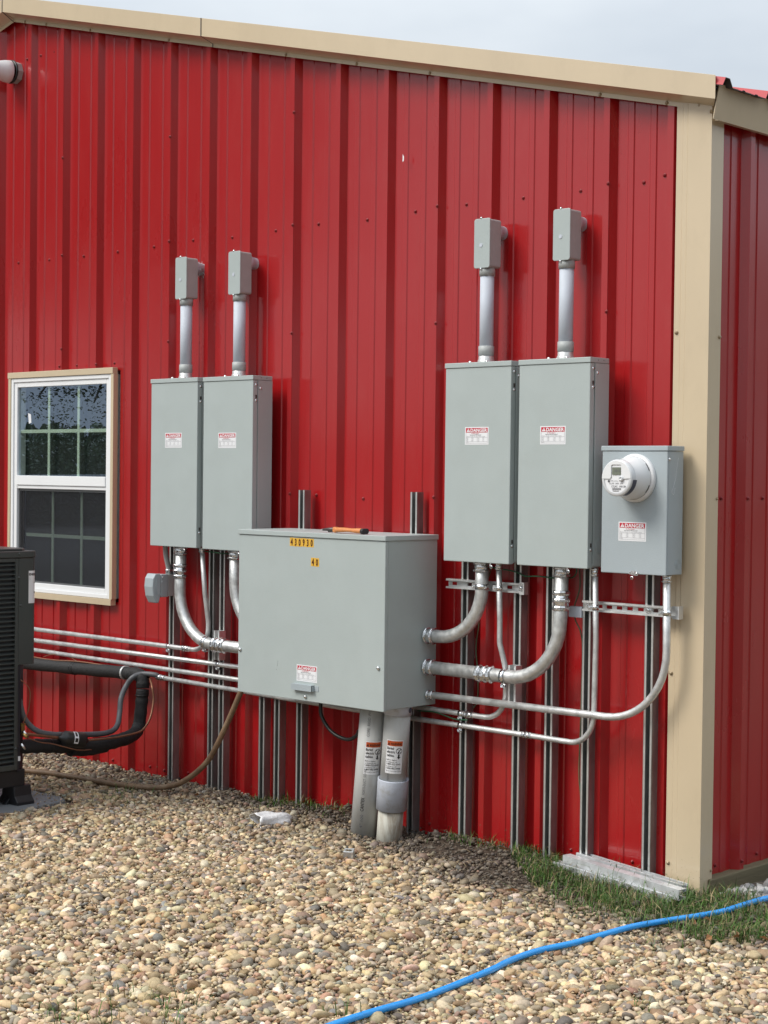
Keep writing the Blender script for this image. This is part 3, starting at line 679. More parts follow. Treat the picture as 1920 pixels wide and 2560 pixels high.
# ------------------------------------------------------------------ cabinets
def danger_label(parent, x0, z1, w, h, y, hdr='ARC'):
    L = Label(lambda u, v, l: (x0+u*w/.128, y-l, z1-h+v*h/.073))
    L.g.box((x0, y-.0006, z1-h), (x0+w, y+.0005, z1), 0)
    L.rect(.005, .050, .123, .069, 1, .0010)
    L.poly([(.009, .0525), (.0285, .0525), (.0187, .0675)], 0, .0014); L.rect(.0180, .0575, .0195, .0635, 1, .0018); L.rect(.0180, .0545, .0195, .0560, 1, .0018)
    L.text('DANGER', .0305, .0525, .0195, 0, .0014, .03, width=.090)
    L.text('Arc Flash Hazard', .034, .0440, .0060, 1, .0010, .01); L.text('Appropriate PPE Required', .026, .0383, .0058, 2, .0010, .01)
    L.text('Failure to comply can result in death or injury', .008, .0332, .0036, 2, .0010, width=.10)
    L.rect(.006, .0300, .122, .0306, 2, .0010); L.rect(.006, .0120, .122, .0126, 2, .0010); L.rect(.006, .0055, .122, .0061, 2, .0010)
    L.rect(.0055, .0055, .0061, .049, 2, .0010); L.rect(.1219, .0055, .1225, .049, 2, .0010)
    for u in (.036, .066, .096): L.rect(u, .0126, u+.0004, .0300, 2, .0010)
    for r in range(4):
        for u, s in ((.008, 'Voltage'), (.039, '480 V'), (.069, 'Class 2'), (.099, '18 in')):
            L.text(s, u, .0262-r*.0040, .0034, 2, .0010)
    L.text('Label 43-2', .008, .0075, .0034, 2, .0010)
    return L.g.build('danger_label', ['label_white', 'label_red', 'ink_fine'], parent)
def bolt_head(g, p, ax, r=.0045, m=0):
    g.lathe([(r*1.5, 0), (r*1.5, .0008), (r, .0012), (r*.95, .0035), (r*.5, .0045), (0, .0047)], p, ax, 10, m)
W_, H_, D_ = .362, .832, .122
def cabinet():
    t = thing('electrical_cabinet', '', 'electrical cabinet', (0, 0, 0), 'tall grey electrical cabinets')
    x0, x1, yb, yf, z1 = -W_, 0, -.0735, -.1945, H_
    G().box((x0+.006, yb, .004), (x1-.006, yf+.030, z1-.019)).build('body', 'cabinet_grey', t, bevel=.002)
    g = G(); g.box((x0+.003, yf, .0), (x1-.003, yf+.029, z1-.0215)); g.build('door', 'cabinet_grey', t, bevel=.003)
    g = G(); g.box((x0, yf-.004, z1-.021), (x1, yb+.0, z1-.0)); g.build('lid', 'cabinet_grey', t, bevel=.002)
    g = G(); g.box((x1-.0025, yf+.0305, .010), (x1-.0005, yb+.001, z1-.0225)); g.build('side_flange', 'cabinet_grey', t, bevel=.0006)
    for z, s in ((z1-.044, 0), (z1-.118, 1), (.074, 1)):
        g = G(); bolt_head(g, (x1-.003, yf+.019, z), (1, 0, 0)); g.build('screw', 'zinc', t)
        if s:
            g = G(); g.box((x1-.0036, yf+.0145, z+.010), (x1-.0022, yf+.025, z+.026)); g.build('slot', 'underside', t)
    g = G(); bolt_head(g, (x1-.0005, yf+.045, z1-.060), (1, 0, 0)); g.build('screw', 'zinc', t)
    g = G()
    for yy in (-.146, -.110): g.box((x1-.0006, yy-.002, z1-.012), (x1+.0004, yy+.002, z1-.008))
    g.build('lid_dimple', 'underside', t)
    g = G()
    for r in (.030, .022): g.tube([(x1-.0004, -.118+r*cos(a), .085+r*sin(a)) for a in np.linspace(.3, 6.0, 26)], .0008, 6)
    g.build('knockout', 'cabinet_grey', t)
    g = G(); cx = x1-.105; g.box((cx-.004, yf+.004, -.012), (cx+.004, yf+.0055, .0)); g.lathe([(.0045, 0), (.0075, 0), (.0075, .0015), (.0045, .0015)], (cx+.004, yf+.004, -.016), (0, 1, 0), 14)
    g.build('seal_tab', 'zinc', t)
    # hub flange on the lid, under the riser
    danger_label(t, x1-.247, z1-.269, .128, .0735, yf)
    return t
cabs = [(-2.803, 1.226, 'tall grey cabinet nearest the window, above the weatherproof receptacle'),
        (-2.402, 1.224, 'second tall grey cabinet from the window, its lower right corner hidden by the big box'),
        (-.838, 1.236, 'tall grey cabinet above the short slotted strut, third from the window'),
        (-.4395, 1.236, 'tall grey cabinet between its twin and the round meter box')]
proto = cabinet(); proto.location = (cabs[0][0], 0, cabs[0][1]); proto['label'] = cabs[0][2]
for x, z, lab in cabs[1:]: dup(proto, (x, 0, z), lab)

# riser pipes with pull boxes above the cabinets
def riser():
    t = thing('conduit_riser', '', 'conduit riser', (0, 0, 0), 'plastic risers with pull boxes above the cabinets')
    yc = -.097; R = .0295                               # local z=0 is the cabinet lid
    g = G(); g.box((-.058, yc-.05, 0), (.046, -.078, .0045)); g.build('hub_flange', 'zinc', t, bevel=.001)
    for dx, dy in ((-.052, -.043), (.040, -.043), (-.052, .012)):
        g = G(); g.lathe([(.006, 0), (.006, .005), (0, .007)], (dx, yc+dy, .0045), (0, 0, 1), 8); g.build('screw', 'zinc', t)
    g = G(); g.lathe([(R*1.22, .004), (R*1.2, .012), (R*1.08, .018), (R*1.08, .030), (R*1.0, .032)], (0, yc, 0), (0, 0, 1), 28); g.build('hub', 'big_conduit', t)
    G().tube([(0, yc, .030), (0, yc, .400)], R, 28).build('pipe', 'pvc_light', t)
    g = G(); g.lathe([(R, .034), (R*1.12, .034), (R*1.12, .073), (R, .074)], (0, yc, 0), (0, 0, 1), 28); g.build('coupling', 'pvc_grey', t)
    g = G(); g.lathe([(R, .367), (R*1.13, .367), (R*1.13, .402), (R*.9, .404)], (0, yc, 0), (0, 0, 1), 28); g.build('coupling', 'pvc_grey', t)
    # pull box body + cover
    def rr(w, h, r, n=5):
        p = []
        for cx, cy, a0 in ((w-r, h-r, 0), (-w+r, h-r, pi/2), (-w+r, -h+r, pi), (w-r, -h+r, 3*pi/2)):
            for k in range(n+1): a = a0+pi/2*k/n; p.append((cx+r*cos(a), cy+r*sin(a)))
        return p
    zc = .501
    g = G(); g.prism(rr(.0405, .1005, .010), lambda a, b, d: (a, d, zc+b), -.1265, -.058); g.build('pull_box', 'pvc_grey', t, bevel=.002)
    g = G(); g.prism(rr(.0430, .1035, .010), lambda a, b, d: (a, d, zc+b), -.135, -.1275); g.build('cover', 'cabinet_grey', t, bevel=.002)
    g = G(); g.lathe([(.008, 0), (.0095, .0008), (.0095, .0002)], (-.004, -.135, zc-.008), (0, -1, 0), 20); g.lathe([(0, .0012), (.007, .0012)], (-.004, -.135, zc-.008), (0, -1, 0), 20); g.build('moulding_mark', 'pvc_light', t)
    for z in (.106, -.106):
        g = G(); g.lathe([(0, -.001), (.0045, -.001), (.0052, .004), (.0045, .010), (0, .011)], (-.006, -.126, zc+z), (0, -1, 0), 10); g.build('screw', 'zinc', t)
    g = G(); g.lathe([(R*1.02, 0), (R*1.02, .030), (R*1.12, .031), (R*1.12, .058), (R*1.12, .060)], (0, 0, zc+.055), (0, -1, 0), 26); g.build('wall_hub', 'pvc_light', t)
    return t
rp = riser()
rs = [(-3.013, 2.058, 'riser and pull box on the cabinet nearest the window, shreds at its wall hub'),
      (-2.615, 2.056, 'grey riser pipe and pull box on the second cabinet from the window'),
      (-1.0580, 2.068, 'grey riser pipe and pull box on the third cabinet, the lower of the right pair'),
      (-.6400, 2.068, 'grey riser pipe and pull box on the cabinet beside the meter, tallest in the picture')]
rp.location = (rs[0][0], 0, rs[0][1]); rp['label'] = rs[0][2]
for i, (x, z, lab) in enumerate(rs[1:]): dup(rp, (x, 0, z), lab)
g = G()
for k in range(46):
    a = random.uniform(-2.2, 2.2); r = .030; p = Vector((-3.013+r*cos(a), random.uniform(-.06, -.005), 2.614+r*sin(a))); q = p+Vector((random.uniform(-.004, .022), random.uniform(-.012, .012), random.uniform(-.02, .012)))
    g.tube([p, (p+q)/2+Vector((.003, 0, .004)), q], .0011, 4)
g.build('fibre_shreds', 'paper', rp)

# ------------------------------------------------------------------ big box
bx = thing('large_enclosure', 'large grey metal enclosure with yellow number stickers and pliers on its top', 'electrical enclosure', (-1.8, -.24, .6))
X0, X1, YB, YF, Z0, Z1 = -2.262, -1.337, -.0738, -.402, .600, 1.339
G().box((X0+.004, YF+.020, Z0+.002), (X1-.003, YB, Z1-.020)).build('body', 'cabinet_grey', bx, bevel=.002)
g = G(); g.box((X0+.002, YF, Z0-.004), (X1-.0015, YF+.019, Z1-.0225)); g.build('door', 'cabinet_grey', bx, bevel=.003)
g = G(); g.box((X0-.002, YF-.006, Z1-.0215), (X1+.003, YB+.002, Z1)); g.build('lid', 'cabinet_grey', bx, bevel=.002)
for x, z in ((-2.244, .790), (-1.371, .780), (-1.811, .616)):
    g = G(); g.lathe([(.0062, 0), (.009, .001), (.0078, .006), (.004, .009), (0, .0095)], (x, YF, z), (0, -1, 0), 14); g.build('screw', 'zinc', bx)
danger_label(bx, -1.870, .754, .129, .072, YF)
g = G(); g.box((-1.886, YF-.019, .643), (-1.757, YF-.017, .670)); g.box((-1.886, YF-.017, .668), (-1.757, YF-.0, .670)); g.box((-1.7585, YF-.019, .643), (-1.757, YF, .670)); g.box((-1.8845, YF-.017, .643), (-1.8830, YF, .668)); g.box((-1.757, YF-.0018, .645), (-1.730, YF-.0002, .668)); g.build('handle', 'meter_grey', bx)
def number_tile(x, z, ch, w=.0253, h=.037):
    L = Label(lambda u, v, l: (x+u, YF-l, z+v)); L.g.box((x, YF-.0005, z), (x+w, YF+.0003, z+h), 0)
    vv, f, tw = text2d(ch, .040, .035); tw *= .66; L.text(ch, (w-tw)/2, .0045, .040, 1, .0012, .035, xs=.66)
    L.g.build('number_tile', ['label_yellow', 'ink_brown'], bx)
for i, c in enumerate('430930'): number_tile(-1.923+i*.0254, 1.2745+(.0012 if i in (0, 3) else 0), c)
for i, c in enumerate('40'): number_tile(-1.787+i*.0254, 1.192-.001*i, c)
g = G(); g.lathe([(.001, 0), (.002, .0003)], (-2.0, YF, .72), (0, -1, 0), 6); g.tube([(-1.995, YF-.0003, .735), (-1.992, YF-.0003, .76)], .0004, 4); g.build('scratch', 'ink_fine', bx)

# pliers on top
pl = thing('pliers', 'orange handled pliers lying on top of the large enclosure', 'pliers', (-1.6, -.36, 1.34))
for dy, dx in ((-.011, 0), (.012, -.005)):
    g = G(); pts = spline([(-1.672+dx, -.36+dy*.5, 1.354), (-1.62+dx, -.362+dy, 1.355), (-1.56+dx, -.362+dy*1.1, 1.3545), (-1.507+dx, -.36+dy, 1.353)], 6)
    g.tube(pts, .010, 12, rf=lambda i: .0092+.0015*sin(i*.5)); g.build('handle_grip', 'orange_grip', pl)
g = G(); g.tube([(-1.510, -.371, 1.353), (-1.494, -.371, 1.352)], .0122, 12); g.tube([(-1.515, -.348, 1.353), (-1.500, -.348, 1.352)], .0122, 12); g.build('grip_end', 'black_plastic', pl)
g = G(); g.box((-1.688, -.373, 1.342), (-1.666, -.347, 1.366)); g.build('grip_guard', 'orange_grip', pl, bevel=.006)
g = G(); g.tube([(-1.67, -.360, 1.356), (-1.72, -.36, 1.355), (-1.757, -.36, 1.352)], .008, 10, rf=lambda i: (.010, .0075, .005)[i]); g.tube([(-1.67, -.352, 1.348), (-1.73, -.353, 1.347)], .005, 8); g.build('jaw', 'tool_steel', pl)
g = G(); g.lathe([(.0055, 0), (.0035, .008), (.0008, .016)], (-1.756, -.36, 1.352), (-1, 0, 0), 8); g.build('tip', 'zinc', pl)

# ------------------------------------------------------------------ meter box
mb = thing('meter_box', 'grey meter socket box with a round white electric meter beside the corner trim', 'electric meter', (-.236, -.13, 1.226))
X0, X1, YB, YF, Z0, Z1 = -.388, -.0815, -.0738, -.183, 1.226, 1.7195
G().box((X0+.004, YF+.010, Z0+.002), (X1-.002, YB, Z1-.020)).build('body', 'meter_grey', mb, bevel=.002)
g = G(); g.box((X0+.002, YF, Z0), (X1-.001, YF+.009, Z1-.0205)); g.build('cover', 'meter_grey', mb, bevel=.003)
g = G(); g.box((X0-.002, YF-.004, Z1-.019), (X1+.002, YB, Z1)); g.build('lid', 'meter_grey', mb, bevel=.002)
g = G()
for r in (.006, .013, .019): g.tube([(X1-.0018, -.103+r*cos(a), 1.268+r*sin(a)) for a in np.linspace(0, 2*pi, 26)], .0007, 6)
g.build('knockout', 'meter_grey', mb)
g = G(); bolt_head(g, (X1-.0015, YF+.014, 1.668), (1, 0, 0)); g.build('screw', 'zinc', mb)
g = G(); g.tube(spline([(X1-.0016, -.110, 1.675), (X1-.0016, -.118, 1.64), (X1-.0016, -.125, 1.60), (X1-.0016, -.140, 1.565), (X1-.0016, -.15, 1.545), (X1-.0016, -.138, 1.535), (X1-.0016, -.13, 1.56)], 5), .0005, 4); g.build('scratch', 'label_white', mb)
danger_label(mb, -.304, 1.426, .129, .0735, YF)
g = G(); g.prism([(-.252, 1.229), (-.236, 1.239), (-.226, 1.240), (-.212, 1.235), (-.206, 1.229), (-.208, 1.222), (-.220, 1.220), (-.252, 1.2265)], lambda a, b, d: (a, d, b), YF-.004, YF-.0022)
g.lathe([(.0038, 0), (.0072, 0), (.0072, .0015), (.0038, .0015)], (-.237, YF-.003, 1.211), (0, 1, 0), 14); g.lathe([(.005, 0), (.004, .003), (0, .004)], (-.214, YF-.004, 1.229), (0, -1, 0), 10); g.build('latch', 'zinc', mb)
mc = Vector((-.2265, YF, 1.5955))
g = G(); g.lathe([(.093, -.001), (.0935, .010), (.090, .016), (.083, .018)], mc, (0, -1, 0), 56); mr = g.build('meter_ring', 'white_plastic', mb)
g = G(); g.lathe([(.082, .017), (.081, .036), (.0775, .062), (.0715, .080), (.0695, .1)], mc, (0, -1, 0), 56); g.build('meter_body', 'white_plastic', mb)
g = G()
for a0, a1 in ((.35, .75), (2.3, 2.75), (5.55, 5.95)):
    for k in range(4):
        aa = a0+(a1-a0)*k/4; ab = a0+(a1-a0)*(k+1)/4
        g.add([(mc.x+.0822*cos(q), YF-w, mc.z+.0822*sin(q)) for q, w in ((aa, .020), (ab, .020), (ab, .025), (aa, .025))], [(0, 1, 2, 3)])
g.build('vent_slot', 'ink', mb)
g = G(); g.lathe([(.0702, .100), (.0702, .123), (.0675, .127), (.058, .1275)], mc, (0, -1, 0), 56); g.build('meter_rim', 'clear_plastic', mb)
g = G()
for k in range(10):
    aa = -1.25+k*.115; ab = aa+.116
    g.add([(mc.x+.0712*cos(q), YF-w, mc.z+.0712*sin(q)) for q, w in ((aa, .093), (ab, .093), (ab, .118), (aa, .118))], [(0, 1, 2, 3)])
g.build('dark_band', 'meter_band', mb)
yf = YF-.1245
fl = Label(lambda u, v, l: (mc.x+u, yf-l, mc.z+v))
disc = [(.0665*cos(a), .0665*sin(a)) for a in np.linspace(0, 2*pi, 48, endpoint=False)]
fl.poly(disc, 0, 0)
fl.text('CL200  240V  3W', -.034, -.024, .0085, 1, .001); fl.text('TYPE I-210+c', -.030, -.014, .0065, 1, .001); fl.text('FM 2S', .012, -.014, .0065, 1, .001)
fl.text('CCAC  190138', -.024, -.036, .0105, 1, .001, .01)
for k in range(22):
    u = -.020+k*.0019; fl.rect(u, -.0455, u+(.0012 if k % 3 else .0007), -.0385, 1, .001)
fl.text('94480369', -.018, -.0525, .0075, 1, .001, .01)
fl.poly([(-.036+.005*cos(a), -.0125+.005*sin(a)) for a in np.linspace(0, 6.283, 14, endpoint=False)], 1, .0012)
fl.g.build('face_plate', ['label_white', 'ink_fine'], mb)
g = G()       # raised hood on the upper half
pts = [(.066*cos(a), .066*sin(a)) for a in np.linspace(-.03, pi+.03, 28)]
pts = pts[:]+[(-.066, -.004), (-.028, -.004), (-.024, .004), (-.024, .046), (-.018, .050), (.018, .050), (.022, .046), (.022, .0), (.026, -.004)]
g.prism(pts, lambda a, b, d: (mc.x+a, d, mc.z+b), YF-.1285, YF-.1255); g.build('face_hood', 'white_plastic', mb, bevel=.001)
g = G(); g.box((mc.x-.020, YF-.1275, mc.z+.012), (mc.x+.020, YF-.1262, mc.z+.040)); g.build('display', 'lcd', mb)
lc = Label(lambda u, v, l: (mc.x+u, YF-.1278-l, mc.z+v)); lc.text('38155', -.010, .022, .014, 0, 0); lc.g.build('display_digits', ['ink_fine'], mb)
g = G(); g.lathe([(.0105, .120), (.0105, .131), (.008, .134), (.004, .134), (.0035, .131), (0, .131)], mc+Vector((.023, 0, -.002)), (0, -1, 0), 20); g.build('reset_button', 'clear_plastic', mb)

# ------------------------------------------------------------------ metal conduits
def conduit(name, lab, path, rad, r, m='galvanised', fits=(), straps=(), n=18, cat='conduit', group=None, seg=12):
    pts = fillet(path, rad, seg) if rad else [Vector(p) for p in path]
    t = thing(name, lab, cat, pts[0], group)
    G().tube(pts, r, n).build('pipe', m, t)
    for nm, p, ax, L, rings in fits:
        g = G(); fitting(g, p, ax, r, L, 0, rings); g.build(nm, 'zinc', t)
    for p, ax, out in straps:
        p = Vector(p); ax = Vector(ax); o = Vector(out); g = G()
        g.lathe([(r*1.02, -.011), (r*1.13, -.011), (r*1.13, .011), (r*1.02, .011)], p, ax, 22)
        c = p+o*(r+.012); side = ax.cross(o).normalized()
        for sgn in (-1, 1):
            q = c+side*(sgn*.003)
            g.add([q-ax*.011-o*.013, q+ax*.011-o*.013, q+ax*.011+o*.006, q-ax*.011+o*.006], [(0, 1, 2, 3)])
        g.lathe([(.006, -.012), (.006, -.006), (.0032, -.006), (.0032, .020), (0, .020)], c-o*.002, side, 8, smooth=False)
        g.build('strap', 'zinc', t)
    return t
RB = .0279
UP = (0, 0, 1); DN = (0, 0, -1); LX = (-1, 0, 0); PX = (1, 0, 0); OY = (0, -1, 0)
conduit('large_conduit', 'large steel conduit bending from the cabinet nearest the window into the big box', [(-2.995, -.132, 1.227), (-2.995, -.142, .757), (-2.262, -.142, .757)], .262, RB, 'big_conduit',
        [('connector', (-2.995, -.132, 1.225), DN, .042, 2), ('coupling', (-2.995, -.136, 1.140), DN, .072, 3), ('coupling', (-2.728, -.142, .757), PX, .090, 3)], [((-2.788, -.142, .762), (.97, 0, -.22), (0, -.25, -.97))])
conduit('large_conduit', 'large steel conduit under the second cabinet, mostly hidden behind the big box', [(-2.590, -.132, 1.225), (-2.590, -.132, .83), (-2.262, -.132, .83)], .24, RB, 'big_conduit', [('connector', (-2.590, -.132, 1.223), DN, .045, 2)])
conduit('large_conduit', 'upper large conduit elbow right of the big box, ending under the third cabinet', [(-1.037, -.132, 1.237), (-1.037, -.1265, .905), (-1.337, -.139, .905)], .225, RB, 'big_conduit',
        [('connector', (-1.037, -.132, 1.236), DN, .042, 2), ('connector', (-1.3365, -.139, .905), PX, .046, 2)], [((-1.037, -.128, 1.132), (0, 0, 1), (-.95, -.3, 0))])
conduit('large_conduit', 'lower large conduit elbow running from the big box up to the fourth cabinet', [(-.615, -.132, 1.237), (-.617, -.143, .768), (-1.337, -.139, .769)], .25, RB, 'big_conduit',
        [('connector', (-.615, -.132, 1.236), DN, .042, 2), ('coupling', (-.6155, -.134, 1.140), DN, .082, 3), ('coupling', (-.958, -.142, .768), LX, .085, 3), ('connector', (-1.3365, -.139, .769), PX, .046, 2)], [((-.896, -.143, .767), (1, 0, 0), (0, -.25, -.97))])
conduit('medium_conduit', 'medium steel conduit sweeping from the meter box down and left into the big box', [(-.115, -.128, 1.228), (-.114, -.117, .653), (-1.337, -.131, .649)], .28, .0149, 'galvanised',
        [('connector', (-.115, -.128, 1.2265), DN, .030, 2), ('connector', (-1.3365, -.131, .649), PX, .036, 2)], [((-.1145, -.124, 1.081), (0, 0, 1), (-.95, -.3, 0))])
RS = .0117
conduit('small_conduit', 'thin conduit from the third cabinet curving left under the big box to the air conditioner', [(-.948, -.128, 1.237), (-.951, -.113, 1.0), (-.951, -.112, .9), (-.930, -.098, .80), (-.930, -.089, .578), (-1.13, -.086, .578), (-2.62, -.086, .592), (-4.62, -.086, .603)], [.2, .1, .2, .115, .02, .02], RS, 'galvanised',
        [('connector', (-.948, -.128, 1.236), DN, .030, 2), ('coupling', (-1.160, -.086, .578), PX, .050, 3)], [((-1.180, -.0865, .578), (1, 0, 0), (0, -.3, -.95)), ((-.949, -.120, 1.130), (0, 0, 1), (-.95, -.3, 0))], n=14)
conduit('small_conduit', 'lowest thin conduit, from beside the meter box down and left to the grey flexible conduit', [(-.454, -.128, 1.232), (-.456, -.112, .95), (-.466, -.108, .527), (-.80, -.088, .527), (-1.822, -.086, .528), (-3.20, -.086, .549)], [.3, .125, .02, .02], RS, 'galvanised',
        [('connector', (-.454, -.128, 1.236), DN, .032, 2), ('coupling', (-.842, -.088, .527), PX, .050, 3)], [((-1.180, -.0868, .527), (1, 0, 0), (0, -.3, -.95)), ((-.4545, -.120, 1.081), (0, 0, 1), (-.95, -.3, 0))], n=14)
conduit('small_conduit', 'second thin conduit from the top, running into the left side of the big box', [(-4.62, -.086, .656), (-2.262, -.086, .654)], 0, RS, 'galvanised', [('connector', (-2.300, -.086, .654), PX, .036, 2)], [((-2.755, -.086, .6545), (1, 0, 0), (0, -.3, -.95))], n=14)
conduit('small_conduit', 'topmost thin conduit, bending up to the second cabinet behind the big elbow', [(-4.62, -.086, .718), (-2.99, -.086, .712), (-2.832, -.088, .711), (-2.830, -.092, .86), (-2.836, -.11, 1.0), (-2.842, -.128, 1.226)], [.02, .12, .2, .2], RS, 'galvanised', [('coupling', (-3.028, -.086, .712), PX, .050, 3), ('connector', (-2.842, -.128, 1.2255), DN, .024, 2)], [((-3.137, -.086, .7125), (1, 0, 0), (0, -.3, -.95))], n=14)

# ------------------------------------------------------------------ receptacle with in-use cover
t = thing('outdoor_receptacle', 'weatherproof grey outlet box with a bulging flip cover below the first cabinet', 'outlet', (-3.148, -.09, .97))
G().box((-3.186, -.117, .970), (-3.110, -.0738, 1.078)).build('back_box', 'pvc_grey', t, bevel=.002)
G().box((-3.182, -.164, .967), (-3.109, -.1185, 1.081)).build('cover_base', 'meter_grey', t, bevel=.003)
g = G(); pr = [(-.166, 1.084), (-.198, 1.086), (-.213, 1.062), (-.217, 1.02), (-.210, .975), (-.190, .938), (-.176, .938), (-.166, .962)]
g.prism(pr, lambda a, b, d: (d, a, b), -3.180, -3.111); g.build('flip_cover', 'meter_grey', t, bevel=.006, seg=3)
g = G(); g.prism([(-.168, 1.072), (-.190, 1.068), (-.198, 1.03), (-.192, .985), (-.168, .972)], lambda a, b, d: (d, a, b), -3.1105, -3.1085); g.build('side_rib', 'meter_grey', t)
g = G(); g.lathe([(.0035, 0), (.0035, .003), (0, .004)], (-3.108, -.158, 1.068), (1, 0, 0), 8); g.tube([(-3.107, -.155, 1.06), (-3.107, -.168, 1.02)], .001, 5); g.build('hinge_screw', 'zinc', t)
fc = thing('flexible_conduit', 'short grey flexible conduit between the first cabinet and the outlet box', 'conduit', (-3.128, -.1, 1.15))
G().tube(spline([(-3.124, -.128, 1.228), (-3.132, -.115, 1.17), (-3.132, -.10, 1.115), (-3.130, -.098, 1.078)], 8), .013, 14).build('tube', 'flex_plastic', fc)
g = G(); g.lathe([(.0135, .0), (.017, 0), (.017, .018), (.019, .018), (.019, .026), (.013, .027)], (-3.130, -.098, 1.079), (0, 0, 1), 12); g.build('connector', 'zinc', fc)

# small junction clip box and ground wires
t = tag(G().box((-.618, -.082, 1.030), (-.5535, -.060, 1.074)).build('cable_box', 'pvc_light', None, bevel=.003), 'small pale grey cable box between the large coupling and the horizontal strut', 'junction box')
def wire(lab, pts, r=.0030, m='green_wire'):
    tag(G().tube(spline(pts, 6), r, 7).build('ground_wire', m), lab, 'wire')
wire('green ground wire hanging from the third cabinet to the thin conduit below', [(-1.01, -.10, 1.215), (-1.07, -.06, 1.14), (-1.135, -.022, 1.05), (-1.145, -.02, .95), (-1.158, -.02, .86), (-1.147, -.02, .75), (-1.145, -.02, .65), (-1.160, -.03, .60), (-1.19, -.07, .575)])
wire('green ground wire looping between the third and fourth cabinets', [(-1.05, -.09, 1.215), (-.966, -.088, 1.207), (-.917, -.085, 1.203), (-.878, -.080, 1.194), (-.843, -.08, 1.183), (-.77, -.085, 1.187), (-.685, -.09, 1.184), (-.606, -.09, 1.188), (-.578, -.09, 1.205), (-.573, -.09, 1.24)], .0030, 'bright_green_wire')
wire('green ground wire passing through the pale cable box and down beside a strut', [(-.591, -.05, 1.24), (-.586, -.05, 1.15), (-.608, -.055, 1.073), (-.604, -.055, 1.02), (-.576, -.052, .965), (-.568, -.05, .877), (-.572, -.05, .62), (-.577, -.05, .40), (-.566, -.05, .28), (-.562, -.05, .05)])
wire('green ground wire under the left pair of cabinets', [(-2.90, -.11, 1.225), (-2.86, -.11, 1.208), (-2.80, -.10, 1.205), (-2.72, -.09, 1.200), (-2.64, -.10, 1.205), (-2.6, -.11, 1.215)], .0030, 'bright_green_wire')
wire('green ground wire along the thin conduit right of the black cable ties', [(-1.42, -.10, .567), (-1.32, -.10, .571), (-1.26, -.10, .562), (-1.20, -.10, .553), (-1.13, -.10, .557)], .0030, 'bright_green_wire')

